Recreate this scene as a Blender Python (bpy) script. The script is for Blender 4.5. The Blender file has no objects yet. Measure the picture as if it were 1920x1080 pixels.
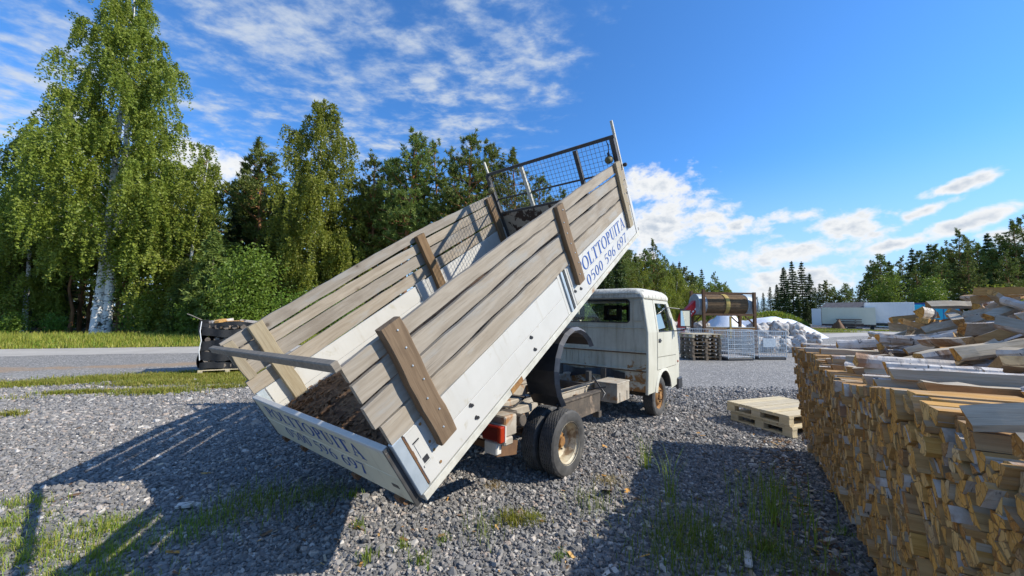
import bpy, bmesh, math, random
import numpy as np
from mathutils import Vector, Matrix, Euler

R = math.radians
scene = bpy.context.scene
col = scene.collection

# ------------------------------------------------------------------ camera
cam_d = bpy.data.cameras.new('camera')
cam = bpy.data.objects.new('camera', cam_d)
col.objects.link(cam)
cam_d.sensor_width = 36.0
cam_d.lens = 720.34 / 1920 * 36.0
cam_d.clip_start = 0.05
cam_d.clip_end = 3000
CAM_H = 1.6653
cam.matrix_world = (Matrix.Translation((0, 0, CAM_H)) @ Matrix.Rotation(math.pi/2 + 0.0709, 4, 'X')
                    @ Matrix.Rotation(0.0131, 4, 'Z'))
scene.camera = cam

# ------------------------------------------------------------------ light
SUN_AZ, SUN_EL = R(98.3), R(36.5)
to_sun = Vector((math.sin(SUN_AZ)*math.cos(SUN_EL), math.cos(SUN_AZ)*math.cos(SUN_EL), math.sin(SUN_EL)))
sd = bpy.data.lights.new('sun', 'SUN')
sd.energy = 4.0
sd.angle = R(0.5)
sd.color = (1.0, 0.94, 0.83)
so = bpy.data.objects.new('sun', sd)
so.rotation_euler = (-to_sun).to_track_quat('-Z', 'Y').to_euler()
so.location = (20, -5, 30)
col.objects.link(so)

scene.view_settings.view_transform = 'Standard'
scene.view_settings.look = 'None'
scene.view_settings.gamma = 1.0
scene.view_settings.use_curve_mapping = False
scene.view_settings.exposure = 0.62


class G:
    """small helper around a node tree"""
    def __init__(s, nt):
        s.nt = nt
        nt.nodes.clear()

    def n(s, t, ins=None, **kw):
        nd = s.nt.nodes.new(t)
        for k, v in kw.items():
            setattr(nd, k, v)
        if ins:
            for k, v in ins.items():
                s.put(nd.inputs[k], v)
        return nd

    def put(s, sock, v):
        if isinstance(v, bpy.types.NodeSocket):
            s.nt.links.new(v, sock)
        elif isinstance(v, bpy.types.Node):
            s.nt.links.new(v.outputs[0], sock)
        else:
            if sock.type == 'RGBA' and not isinstance(v, (int, float)) and len(v) == 3:
                v = (*v, 1)
            sock.default_value = v

    def m(s, op, a, b=0.0, c=None, clamp=False):
        nd = s.nt.nodes.new('ShaderNodeMath')
        nd.operation = op
        nd.use_clamp = clamp
        s.put(nd.inputs[0], a)
        s.put(nd.inputs[1], b)
        if c is not None:
            s.put(nd.inputs[2], c)
        return nd.outputs[0]

    def smooth(s, x, lo, hi):
        return s.n('ShaderNodeMapRange', {0: x, 1: lo, 2: hi, 3: 0.0, 4: 1.0}, interpolation_type='SMOOTHSTEP').outputs[0]

    def mix(s, f, a, b, blend='MIX'):
        nd = s.nt.nodes.new('ShaderNodeMix')
        nd.data_type = 'RGBA'
        nd.blend_type = blend
        s.put(nd.inputs[0], f)
        s.put(nd.inputs[6], a)
        s.put(nd.inputs[7], b)
        return nd.outputs[2]

    def noise(s, vec, scale, detail=4, rough=0.55, dist=0.0, color=False):
        nd = s.n('ShaderNodeTexNoise', {'Scale': scale, 'Detail': detail, 'Roughness': rough, 'Distortion': dist})
        if vec is not None:
            s.put(nd.inputs['Vector'], vec)
        return nd.outputs['Color' if color else 'Fac']

    def vmap(s, vec, scale=(1, 1, 1), loc=(0, 0, 0), rot=(0, 0, 0)):
        nd = s.n('ShaderNodeMapping', {'Scale': scale, 'Location': loc, 'Rotation': rot})
        s.put(nd.inputs['Vector'], vec)
        return nd.outputs[0]

    def ramp(s, fac, stops):
        nd = s.nt.nodes.new('ShaderNodeValToRGB')
        s.put(nd.inputs[0], fac)
        el = nd.color_ramp.elements
        while len(el) < len(stops):
            el.new(0.5)
        for e, (p, c) in zip(el, stops):
            e.position = p
            e.color = (*c, 1) if len(c) == 3 else c
        return nd.outputs[0]


# ------------------------------------------------------------------ sky
world = bpy.data.worlds.new('World')
scene.world = world
world.use_nodes = True
world.cycles.sampling_method = 'MANUAL'
world.cycles.sample_map_resolution = 256
g = G(world.node_tree)
sky = g.n('ShaderNodeTexSky', sky_type='NISHITA', sun_disc=False, sun_elevation=SUN_EL, sun_rotation=SUN_AZ,
          altitude=200.0, air_density=1.0, dust_density=0.3, ozone_density=3.0)
tc = g.n('ShaderNodeTexCoord').outputs['Generated']
sep = g.n('ShaderNodeSeparateXYZ', {0: tc})
X, Y, Z = sep.outputs
# clear air: deep saturated blue above, pale blue (not yellow) towards the horizon
hs = g.mix(1.0, sky.outputs[0], (0.40, 0.77, 1.12), 'MULTIPLY')
hs = g.mix(g.smooth(Z, 0.36, -0.04), hs, (2.7, 3.7, 4.9))
bg1 = g.n('ShaderNodeBackground', {'Color': hs, 'Strength': 0.135})
az = g.m('MULTIPLY', g.m('ARCTAN2', X, Y), 57.2958)
el = g.m('MULTIPLY', g.m('ARCSINE', Z), 57.2958)


def blob(a, e, ra, re, tilt=0.0):
    da = g.m('SUBTRACT', az, a)
    de = g.m('SUBTRACT', el, e)
    if tilt:
        de = g.m('SUBTRACT', de, g.m('MULTIPLY', da, tilt))
    q = g.m('ADD', g.m('POWER', g.m('ABSOLUTE', g.m('DIVIDE', da, ra)), 2.0),
            g.m('POWER', g.m('ABSOLUTE', g.m('DIVIDE', de, re)), 2.0))
    return g.m('SUBTRACT', 1.0, g.m('SQRT', q))


def many(lst):
    o = None
    for b in lst:
        v = blob(*b)
        o = v if o is None else g.m('MAXIMUM', o, v)
    return o


n_big = g.noise(g.vmap(tc, (1, 1, 1.7)), 9.0, 7, 0.6, 0.3)
n_fine = g.noise(g.vmap(tc, (1, 1, 1.5), loc=(3, 1, 0)), 30.0, 3, 0.6, 0.2)
cum = many([(21.3, 18.0, 6.0, 3.6), (20.0, 12.5, 8.5, 5.2), (27.5, 13.6, 5.6, 3.8), (31, 12.0, 3.5, 1.6), (36.0, 8.0, 9.0, 2.3, 0.12),
            (41.3, 10.2, 4.6, 2.6), (37.0, 4.8, 8.0, 2.2, 0.1), (37.2, 12.2, 3.2, 1.2, -0.05), (45.3, 8.0, 4.0, 0.9, 0.2), (50.2, 9.4, 4.6, 1.0, 0.3),
            (49.6, 13.0, 3.2, 0.8, 0.25), (47.6, 11.2, 2.2, 0.8, 0.3), (-40, 17.0, 7.0, 3.2), (54, 7.5, 3.0, 1.4)])
cum_s = g.m('ADD', cum, g.m('ADD', g.m('MULTIPLY', g.m('SUBTRACT', n_big, 0.5), 2.3),
                            g.m('MULTIPLY', g.m('SUBTRACT', n_fine, 0.5), 1.2)))
cum_d = g.smooth(cum_s, 0.0, 0.62)
# thin high cloud sheet, patterned in a flat layer overhead
zz = g.m('MAXIMUM', Z, 0.08)
pl = g.n('ShaderNodeCombineXYZ', {0: g.m('DIVIDE', X, zz), 1: g.m('DIVIDE', Y, zz), 2: 0.0})
plr = g.vmap(pl, (2.0, 2.7, 1), rot=(0, 0, R(24)))
n_a = g.noise(plr, 1.35, 6, 0.60, 0.12)
n_b = g.noise(g.vmap(pl, (1, 1.25, 1), rot=(0, 0, R(20))), 6.5, 5, 0.6, 0.15)
n_c = g.noise(pl, 0.9, 1, 0.5)
reg = g.smooth(g.m('ADD', many([(-26, 31, 32, 16.5), (-58, 22, 24, 15), (-3, 36, 15, 9, -0.1), (-40, 58, 60, 30), (-140, 45, 60, 35), (120, 60, 50, 30)]),
                        g.m('MULTIPLY', g.m('SUBTRACT', n_b, 0.5), 1.6)), -0.05, 0.75)
alto = g.m('ADD', g.m('MULTIPLY', n_a, 0.5), g.m('ADD', g.m('MULTIPLY', n_b, 0.5), g.m('MULTIPLY', g.m('SUBTRACT', n_c, 0.5), 0.25)))
alto_d = g.m('MULTIPLY', g.m('MULTIPLY', g.smooth(alto, 0.39, 0.64), reg), 0.86)
puff = g.smooth(g.m('ADD', many([(-3, 34.5, 9, 3.4), (2.5, 36.5, 5.5, 4.0, -0.6), (-14, 31.0, 9, 3), (3, 30.8, 2.5, 2), (-9, 27.5, 6, 2)]),
                    g.m('MULTIPLY', g.m('SUBTRACT', n_b, 0.5), 3.4)), 0.10, 1.3)
alto_d = g.m('MAXIMUM', alto_d, g.m('MULTIPLY', puff, 0.85))
# cumulus shading: sunlit tops, greyer where the cloud is thick
thick = g.smooth(g.m('ADD', cum_s, g.m('MULTIPLY', g.m('SUBTRACT', n_fine, 0.5), 1.0)), 0.45, 1.5)
ccol = g.mix(thick, (0.95, 0.97, 0.99), (0.56, 0.64, 0.75))
acol = g.mix(alto_d, (0.60, 0.76, 0.98), (0.84, 0.91, 1.0))
bgc = g.n('ShaderNodeBackground', {'Color': ccol, 'Strength': 0.63})
bga = g.n('ShaderNodeBackground', {'Color': acol, 'Strength': 0.54})
above = g.smooth(Z, -0.02, 0.03)
mx1 = g.n('ShaderNodeMixShader', {0: g.m('MULTIPLY', alto_d, above), 1: bg1.outputs[0], 2: bga.outputs[0]})
mx2 = g.n('ShaderNodeMixShader', {0: g.m('MULTIPLY', cum_d, above), 1: mx1.outputs[0], 2: bgc.outputs[0]})
g.n('ShaderNodeOutputWorld', {0: mx2.outputs[0]})


# ------------------------------------------------------------------ materials
MATS = {}


def new_mat(name):
    m = bpy.data.materials.new(name)
    m.use_nodes = True
    MATS[name] = m
    return m, G(m.node_tree)


def finish(g, bsdf):
    g.n('ShaderNodeOutputMaterial', {0: bsdf if isinstance(bsdf, bpy.types.NodeSocket) else bsdf.outputs[0]})


def coords(g, stretch=(1, 1, 1), rnd=True):
    t = g.n('ShaderNodeTexCoord').outputs['Object']
    if rnd:
        oi = g.n('ShaderNodeObjectInfo').outputs['Random']
        off = g.n('ShaderNodeCombineXYZ', {0: g.m('MULTIPLY', oi, 37.0), 1: g.m('MULTIPLY', oi, 91.0), 2: g.m('MULTIPLY', oi, 53.0)})
        t = g.n('ShaderNodeVectorMath', {0: t, 1: off}, operation='ADD').outputs[0]
    return g.vmap(t, stretch)


def basic(name, c1, c2=None, scale=6.0, rough=0.7, metal=0.0, bump=0.15, stretch=(1, 1, 1), spots=None, spot_scale=3.0,
          spot_lo=0.58, spot_hi=0.66, obj_var=0.0, spec=0.4, detail=6, rnd=True, streak=None):
    """two-tone noisy surface with optional stains of a third colour"""
    m, g = new_mat(name)
    v = coords(g, stretch, rnd)
    n1 = g.noise(v, scale, detail, 0.6)
    c2 = c2 or tuple(x*0.7 for x in c1)
    c = g.mix(g.smooth(n1, 0.3, 0.7), c1, c2)
    if spots:
        n2 = g.noise(v, spot_scale, 8, 0.65, 0.4)
        c = g.mix(g.smooth(n2, spot_lo, spot_hi), c, spots)
    if streak:
        st = g.noise(g.vmap(v, (13, 9, 0.9)), 1.0, 7, 0.7)
        st2 = g.noise(v, 1.1, 4, 0.6)
        c = g.mix(g.m('MULTIPLY', g.m('MULTIPLY', g.smooth(st, 0.52, 0.72), g.smooth(st2, 0.42, 0.62)), 0.7), c, streak)
    if obj_var:
        oi = g.n('ShaderNodeObjectInfo').outputs['Random']
        hv = g.n('ShaderNodeHueSaturation', {'Value': g.m('ADD', 1.0-obj_var, g.m('MULTIPLY', oi, 2*obj_var)), 'Color': c})
        c = hv.outputs[0]
    b = g.n('ShaderNodeBsdfPrincipled', {'Base Color': c, 'Roughness': rough, 'Metallic': metal, 'Specular IOR Level': spec})
    if bump:
        nf = g.noise(v, scale*5, 5, 0.6)
        bp = g.n('ShaderNodeBump', {'Strength': bump, 'Distance': 0.01, 'Height': g.m('ADD', g.m('MULTIPLY', n1, 0.5), nf)})
        g.put(b.inputs['Normal'], bp.outputs[0])
    finish(g, b)
    return m


def wood(name, c1, c2, dark, grain=(28, 1.6, 28), knots=True, rough=0.8, knot_sc=(0.4, 4.2, 4.6), bump=0.35, var=0.12, worn=None):
    """timber with grain along local Y and a few knots"""
    m, g = new_mat(name)
    v = coords(g)
    vs = g.vmap(v, grain)
    wob = g.noise(v, 1.3, 3, 0.5, color=True)
    vs2 = g.n('ShaderNodeVectorMath', {0: vs, 1: g.n('ShaderNodeVectorMath', {0: wob, 3: 3.0}, operation='SCALE').outputs[0]}, operation='ADD').outputs[0]
    n1 = g.noise(vs2, 1.0, 7, 0.62)
    n2 = g.noise(v, 2.2, 5, 0.6)
    c = g.mix(g.smooth(n1, 0.28, 0.7), c1, c2)
    c = g.mix(g.m('MULTIPLY', g.smooth(n2, 0.5, 0.75), 0.55), c, dark)
    fine = g.noise(g.vmap(v, (grain[0]*4, grain[1]*1.5, grain[2]*4)), 1.0, 3, 0.6)
    c = g.mix(g.m('MULTIPLY', g.smooth(fine, 0.56, 0.72), 0.45), c, tuple(x*0.45 for x in c2))
    if worn:
        n3 = g.noise(g.vmap(v, (4, 1, 4)), 2.0, 6, 0.6)
        c = g.mix(g.smooth(n3, 0.52, 0.68), c, worn)
    if knots:
        vk = g.n('ShaderNodeTexVoronoi', {'Vector': g.vmap(v, knot_sc), 'Scale': 1.0, 'Randomness': 1.0})
        pick = g.n('ShaderNodeSeparateColor', {0: vk.outputs['Color']}).outputs[0]
        k = g.m('ADD', vk.outputs['Distance'], g.m('ADD', g.m('MULTIPLY', g.m('SUBTRACT', n2, 0.5), 0.06), g.m('MULTIPLY', g.m('LESS_THAN', pick, 0.70), 9.0)))
        c = g.mix(g.smooth(k, 0.105, 0.065), c, tuple(x*0.25 for x in c2))
        c = g.mix(g.m('MULTIPLY', g.smooth(k, 0.24, 0.10), 0.5), c, dark)
    oi = g.n('ShaderNodeObjectInfo').outputs['Random']
    c = g.n('ShaderNodeHueSaturation', {'Value': g.m('ADD', 1.0-var, g.m('MULTIPLY', oi, 2*var)),
                                        'Saturation': g.m('ADD', 0.85, g.m('MULTIPLY', oi, 0.3)), 'Color': c}).outputs[0]
    b = g.n('ShaderNodeBsdfPrincipled', {'Base Color': c, 'Roughness': rough, 'Specular IOR Level': 0.25})
    bp = g.n('ShaderNodeBump', {'Strength': bump, 'Distance': 0.006, 'Height': g.m('ADD', n1, fine)})
    g.put(b.inputs['Normal'], bp.outputs[0])
    finish(g, b)
    return m


wood('board', (0.35, 0.305, 0.245), (0.26, 0.22, 0.17), (0.19, 0.15, 0.11), worn=(0.31, 0.29, 0.255))
wood('post_brown', (0.22, 0.15, 0.088), (0.15, 0.098, 0.056), (0.095, 0.062, 0.04))
wood('post_pale', (0.34, 0.29, 0.205), (0.27, 0.22, 0.145), (0.24, 0.19, 0.12))
wood('beam_grey', (0.27, 0.235, 0.19), (0.18, 0.155, 0.125), (0.10, 0.088, 0.075))
wood('pallet_pale', (0.60, 0.52, 0.37), (0.50, 0.41, 0.26), (0.36, 0.29, 0.18), var=0.15)
wood('pallet_old', (0.26, 0.20, 0.14), (0.17, 0.125, 0.085), (0.10, 0.075, 0.055), var=0.25)
wood('split_wood', (0.50, 0.31, 0.13), (0.35, 0.195, 0.075), (0.24, 0.135, 0.06), knots=False, grain=(40, 3, 40), var=0.25, worn=(0.37, 0.29, 0.20))
wood('split_grey', (0.50, 0.44, 0.345), (0.38, 0.315, 0.225), (0.31, 0.20, 0.105), knots=False, grain=(40, 3, 40), var=0.2)


def endgrain():
    m, g = new_mat('end_grain')
    v = coords(g)
    oi = g.n('ShaderNodeObjectInfo').outputs['Random']
    ri = g.n('ShaderNodeNewGeometry').outputs['Random Per Island']
    r2 = g.m('FRACT', g.m('ADD', oi, ri))
    n1 = g.noise(v, 14, 6, 0.65)
    c = g.ramp(r2, [(0.0, (0.66, 0.33, 0.07)), (0.3, (0.50, 0.26, 0.065)), (0.55, (0.66, 0.42, 0.16)), (0.75, (0.36, 0.155, 0.032)), (0.9, (0.33, 0.23, 0.13)), (1.0, (0.68, 0.48, 0.24))])
    c = g.mix(g.m('MULTIPLY', g.smooth(n1, 0.45, 0.75), 0.6), c, (0.23, 0.12, 0.045))
    n2 = g.noise(v, 90, 4, 0.7)
    ck = g.n('ShaderNodeTexVoronoi', {'Vector': g.vmap(v, (30, 6, 17)), 'Scale': 1.0}, feature='DISTANCE_TO_EDGE').outputs['Distance']
    c = g.mix(g.m('MULTIPLY', g.smooth(ck, 0.06, 0.015), 0.7), c, (0.12, 0.06, 0.025))
    c = g.mix(g.m('MULTIPLY', g.smooth(n2, 0.52, 0.66), 0.35), c, (0.72, 0.50, 0.25))
    b = g.n('ShaderNodeBsdfPrincipled', {'Base Color': c, 'Roughness': 0.85, 'Specular IOR Level': 0.2})
    bp = g.n('ShaderNodeBump', {'Strength': 0.4, 'Distance': 0.004, 'Height': n2})
    g.put(b.inputs['Normal'], bp.outputs[0])
    finish(g, b)


endgrain()


def birch_bark():
    m, g = new_mat('birch_bark')
    v = coords(g)
    n1 = g.noise(g.vmap(v, (9, 30, 9)), 1.0, 6, 0.65, 0.5)
    n2 = g.noise(v, 6, 6, 0.65, 0.6)
    c = g.mix(g.smooth(n2, 0.3, 0.7), (0.66, 0.62, 0.57), (0.44, 0.37, 0.30))
    c = g.mix(g.smooth(n1, 0.57, 0.64), c, (0.07, 0.06, 0.055))
    n3 = g.noise(v, 2.5, 6, 0.6, 0.8)
    c = g.mix(g.smooth(n3, 0.53, 0.63), c, (0.30, 0.16, 0.08))
    b = g.n('ShaderNodeBsdfPrincipled', {'Base Color': c, 'Roughness': 0.65})
    bp = g.n('ShaderNodeBump', {'Strength': 0.6, 'Distance': 0.008, 'Height': g.m('ADD', n1, n2)})
    g.put(b.inputs['Normal'], bp.outputs[0])
    finish(g, b)


birch_bark()


def trunk_mat(name, pal, dark, zs, lo, hi):
    m, g = new_mat(name)
    v = coords(g)
    n1 = g.noise(g.vmap(v, (3.5, 3.5, zs)), 1.0, 7, 0.68, 0.5)
    n2 = g.noise(v, 1.2, 5, 0.6)
    c = g.mix(g.smooth(g.m('ADD', g.m('MULTIPLY', n1, 0.8), g.m('MULTIPLY', n2, 0.2)), lo, hi), pal, dark)
    b = g.n('ShaderNodeBsdfPrincipled', {'Base Color': c, 'Roughness': 0.85, 'Specular IOR Level': 0.2})
    bp = g.n('ShaderNodeBump', {'Strength': 0.7, 'Distance': 0.03, 'Height': n1})
    g.put(b.inputs['Normal'], bp.outputs[0])
    finish(g, b)


trunk_mat('birch_trunk', (0.74, 0.72, 0.68), (0.08, 0.07, 0.06), 6.0, 0.50, 0.58)
trunk_mat('pine_trunk', (0.36, 0.17, 0.075), (0.15, 0.085, 0.05), 1.5, 0.4, 0.65)
trunk_mat('dark_trunk', (0.15, 0.115, 0.085), (0.06, 0.05, 0.04), 1.5, 0.4, 0.65)


def leaf(name, ca, cb, cc, trans=0.35, rough=0.5):
    m, g = new_mat(name)
    ri = g.n('ShaderNodeNewGeometry').outputs['Random Per Island']
    oi = g.n('ShaderNodeObjectInfo').outputs['Random']
    t = g.n('ShaderNodeTexCoord').outputs['Object']
    n1 = g.noise(t, 0.7, 3, 0.5)
    f = g.m('ADD', g.m('MULTIPLY', ri, 0.55), g.m('MULTIPLY', g.m('SUBTRACT', n1, 0.28), 0.9))
    c = g.ramp(f, [(0.1, ca), (0.5, cb), (0.95, cc)])
    c = g.n('ShaderNodeHueSaturation', {'Hue': g.m('ADD', 0.485, g.m('MULTIPLY', oi, 0.03)),
                                        'Value': g.m('ADD', 0.85, g.m('MULTIPLY', oi, 0.3)), 'Color': c}).outputs[0]
    b = g.n('ShaderNodeBsdfPrincipled', {'Base Color': c, 'Roughness': rough, 'Specular IOR Level': 0.35})
    tr = g.n('ShaderNodeBsdfTranslucent', {'Color': g.mix(0.5, c, (0.16, 0.20, 0.02))})
    mx = g.n('ShaderNodeMixShader', {0: trans, 1: b.outputs[0], 2: tr.outputs[0]})
    finish(g, mx)


leaf('birch_leaf', (0.17, 0.225, 0.03), (0.27, 0.32, 0.045), (0.39, 0.40, 0.08), 0.5)
leaf('pine_needle', (0.095, 0.14, 0.03), (0.16, 0.205, 0.042), (0.24, 0.27, 0.058), 0.3, 0.55)
leaf('spruce_needle', (0.04, 0.07, 0.021), (0.066, 0.10, 0.027), (0.105, 0.145, 0.036), 0.16, 0.55)
leaf('bush_leaf', (0.11, 0.20, 0.024), (0.16, 0.26, 0.034), (0.23, 0.31, 0.045), 0.42)
leaf('yellow_leaf', (0.17, 0.19, 0.02), (0.23, 0.24, 0.03), (0.32, 0.30, 0.04), 0.4)
leaf('grass', (0.17, 0.26, 0.03), (0.25, 0.33, 0.04), (0.37, 0.39, 0.075), 0.45)
leaf('grass_dry', (0.27, 0.28, 0.04), (0.37, 0.35, 0.06), (0.46, 0.39, 0.12), 0.42)
leaf('straw', (0.34, 0.24, 0.09), (0.42, 0.31, 0.13), (0.48, 0.38, 0.2), 0.3)

basic('panel_white', (0.575, 0.56, 0.515), (0.52, 0.505, 0.46), 2.0, 0.42, bump=0.02, spots=(0.47, 0.44, 0.36), spot_scale=5, spot_lo=0.60, spot_hi=0.70, streak=(0.38, 0.33, 0.24))
basic('panel_cream', (0.64, 0.60, 0.45), (0.56, 0.53, 0.39), 2.0, 0.5, bump=0.03, spots=(0.42, 0.35, 0.24), spot_scale=4, spot_lo=0.58, spot_hi=0.72, streak=(0.34, 0.28, 0.19))
basic('rail_steel', (0.60, 0.58, 0.50), (0.46, 0.44, 0.37), 9.0, 0.6, bump=0.1, spots=(0.30, 0.17, 0.08), spot_scale=3.5, spot_lo=0.60, spot_hi=0.68)
basic('galvanised', (0.50, 0.56, 0.60), (0.40, 0.46, 0.50), 7.0, 0.45, metal=0.35, bump=0.04)
basic('cage_steel', (0.62, 0.66, 0.68), (0.46, 0.50, 0.52), 12.0, 0.4, metal=0.4, bump=0.02)
basic('dark_steel', (0.075, 0.075, 0.075), (0.045, 0.044, 0.042), 10.0, 0.5, bump=0.08, spots=(0.12, 0.065, 0.035), spot_scale=5)
basic('black_plastic', (0.030, 0.031, 0.034), (0.05, 0.05, 0.052), 8.0, 0.42, bump=0.05)
basic('rubber', (0.045, 0.044, 0.043), (0.085, 0.082, 0.078), 9.0, 0.78, bump=0.12, spots=(0.13, 0.12, 0.105), spot_scale=6)
basic('chassis_paint', (0.125, 0.10, 0.075), (0.07, 0.058, 0.047), 7.0, 0.75, bump=0.2, spots=(0.27, 0.20, 0.14), spot_scale=4, spot_lo=0.52, spot_hi=0.66)
basic('chassis_pale', (0.45, 0.40, 0.32), (0.33, 0.28, 0.215), 7.0, 0.75, bump=0.2, spots=(0.33, 0.16, 0.06), spot_scale=3, spot_lo=0.55, spot_hi=0.66)
basic('rust', (0.36, 0.185, 0.055), (0.20, 0.10, 0.04), 14.0, 0.85, bump=0.4, spots=(0.46, 0.30, 0.12), spot_scale=7)
basic('rust_dark', (0.105, 0.055, 0.03), (0.16, 0.085, 0.04), 9.0, 0.85, bump=0.3)
basic('rim_cream', (0.60, 0.54, 0.40), (0.40, 0.33, 0.22), 8.0, 0.5, bump=0.15, spots=(0.22, 0.15, 0.09), spot_scale=5, spot_lo=0.56, spot_hi=0.66)
basic('headboard_paint', (0.30, 0.26, 0.20), (0.36, 0.31, 0.24), 5.0, 0.75, bump=0.2, spots=(0.05, 0.03, 0.02), spot_scale=6, spot_lo=0.50, spot_hi=0.54)
basic('floor_rust', (0.20, 0.115, 0.06), (0.11, 0.065, 0.04), 5.0, 0.9, bump=0.4)
basic('chip', (0.22, 0.125, 0.06), (0.11, 0.06, 0.032), 30.0, 0.9, bump=0.3)
basic('lamp_body', (0.16, 0.14, 0.06), (0.10, 0.09, 0.05), 9.0, 0.6)
basic('seat_cloth', (0.018, 0.019, 0.021), (0.026, 0.026, 0.028), 20.0, 0.9)
basic('interior', (0.06, 0.06, 0.058), (0.04, 0.04, 0.04), 6.0, 0.85)
basic('text_blue', (0.018, 0.065, 0.25), (0.028, 0.09, 0.31), 12.0, 0.5, bump=0)
basic('red_paint', (0.60, 0.018, 0.022), (0.40, 0.014, 0.018), 4.0, 0.4, bump=0.02)
basic('orange_lens', (0.38, 0.038, 0.012), (0.30, 0.025, 0.01), 4.0, 0.2, bump=0)
basic('red_lens', (0.20, 0.018, 0.012), (0.17, 0.014, 0.01), 4.0, 0.2, bump=0)
basic('white_lens', (0.75, 0.72, 0.64), None, 4.0, 0.3, bump=0)
basic('plate_white', (0.80, 0.80, 0.78), (0.74, 0.74, 0.72), 3.0, 0.5, bump=0)
basic('black_net', (0.012, 0.013, 0.015), (0.02, 0.021, 0.023), 20.0, 0.7, bump=0.6)
basic('sack_white', (0.50, 0.48, 0.455), (0.30, 0.29, 0.28), 5.0, 0.6, bump=0.5, spots=(0.30, 0.20, 0.13), spot_scale=6, spot_lo=0.54, spot_hi=0.60, obj_var=0.12)
basic('tarp', (0.70, 0.73, 0.78), (0.58, 0.62, 0.68), 1.5, 0.45, bump=0.3)
basic('box_cream', (0.76, 0.73, 0.57), (0.71, 0.68, 0.52), 0.8, 0.6, bump=0.02)
basic('container_white', (0.78, 0.785, 0.78), (0.73, 0.735, 0.73), 0.8, 0.55, bump=0.02)
basic('tarp_cyan', (0.02, 0.42, 0.60), (0.02, 0.36, 0.52), 1.2, 0.5, bump=0.1)
basic('blue_paint', (0.03, 0.08, 0.32), (0.03, 0.07, 0.26), 1.2, 0.5)
basic('barn_red', (0.17, 0.03, 0.028), (0.12, 0.024, 0.022), 2.0, 0.85)
basic('barn_roof', (0.16, 0.15, 0.15), (0.11, 0.10, 0.10), 2.0, 0.8)
basic('strap_yellow', (0.48, 0.36, 0.10), (0.36, 0.25, 0.07), 6.0, 0.8)
basic('slat_brown', (0.20, 0.125, 0.06), (0.13, 0.08, 0.042), 6.0, 0.85, obj_var=0.25)
basic('drum_steel', (0.36, 0.42, 0.46), (0.26, 0.31, 0.34), 3.0, 0.55, metal=0.2)
basic('lumber_grey', (0.22, 0.18, 0.14), (0.13, 0.105, 0.085), 6.0, 0.9, obj_var=0.3)


def cab_paint():
    """aged white paint with grime streaks and a little rust"""
    m, g = new_mat('cab_paint')
    v = coords(g, rnd=False)
    n1 = g.noise(v, 1.7, 5, 0.6)
    c = g.mix(g.smooth(n1, 0.3, 0.7), (0.585, 0.565, 0.465), (0.52, 0.50, 0.40))
    st = g.noise(g.vmap(v, (14, 14, 1.2)), 1.0, 6, 0.65)
    c = g.mix(g.m('MULTIPLY', g.smooth(st, 0.50, 0.74), 0.55), c, (0.40, 0.36, 0.27))
    b = g.n('ShaderNodeBsdfPrincipled', {'Base Color': c, 'Roughness': 0.42})
    bp = g.n('ShaderNodeBump', {'Strength': 0.04, 'Distance': 0.02, 'Height': n1})
    g.put(b.inputs['Normal'], bp.outputs[0])
    finish(g, b)
    # dirtier rear wall
    m, g = new_mat('cab_rear')
    v = coords(g, rnd=False)
    n1 = g.noise(v, 2.2, 6, 0.62)
    c = g.mix(g.smooth(n1, 0.3, 0.7), (0.62, 0.585, 0.47), (0.50, 0.46, 0.35))
    st = g.noise(g.vmap(v, (11, 11, 0.9)), 1.0, 7, 0.7)
    c = g.mix(g.m('MULTIPLY', g.smooth(st, 0.45, 0.72), 0.75), c, (0.33, 0.28, 0.19))
    z = g.n('ShaderNodeSeparateXYZ', {0: g.n('ShaderNodeTexCoord').outputs['Object']}).outputs[2]
    n3 = g.noise(v, 6, 8, 0.7, 0.6)
    rz = g.m('SUBTRACT', n3, g.m('MULTIPLY', g.m('SUBTRACT', z, 0.55), 0.42))
    c = g.mix(g.smooth(rz, 0.44, 0.52), c, (0.33, 0.15, 0.04))
    b = g.n('ShaderNodeBsdfPrincipled', {'Base Color': c, 'Roughness': 0.55})
    finish(g, b)
    m, g = new_mat('roof_paint')
    v = coords(g, rnd=False)
    n1 = g.noise(v, 5, 8, 0.7)
    st = g.noise(g.vmap(v, (20, 20, 2)), 1.0, 7, 0.7)
    c = g.mix(g.smooth(st, 0.44, 0.68), (0.66, 0.64, 0.55), (0.27, 0.25, 0.21))
    c = g.mix(g.m('MULTIPLY', g.smooth(n1, 0.5, 0.7), 0.6), c, (0.30, 0.28, 0.24))
    finish(g, g.n('ShaderNodeBsdfPrincipled', {'Base Color': c, 'Roughness': 0.6}))


cab_paint()


def glass(name, tint, refl=1.0, op=0.0):
    m, g = new_mat(name)
    tr = g.n('ShaderNodeBsdfTransparent', {'Color': tint})
    gl = g.n('ShaderNodeBsdfGlossy', {'Color': (1, 1, 1), 'Roughness': 0.02})
    fr = g.n('ShaderNodeFresnel', {'IOR': 1.45})
    finish(g, g.n('ShaderNodeMixShader', {0: g.m('MULTIPLY', fr, refl), 1: tr.outputs[0], 2: gl.outputs[0]}))


glass('glass', (0.93, 0.96, 0.94))
m, g = new_mat('mirror_glass')
finish(g, g.n('ShaderNodeBsdfPrincipled', {'Base Color': (0.7, 0.72, 0.70), 'Metallic': 1.0, 'Roughness': 0.05}))


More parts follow.
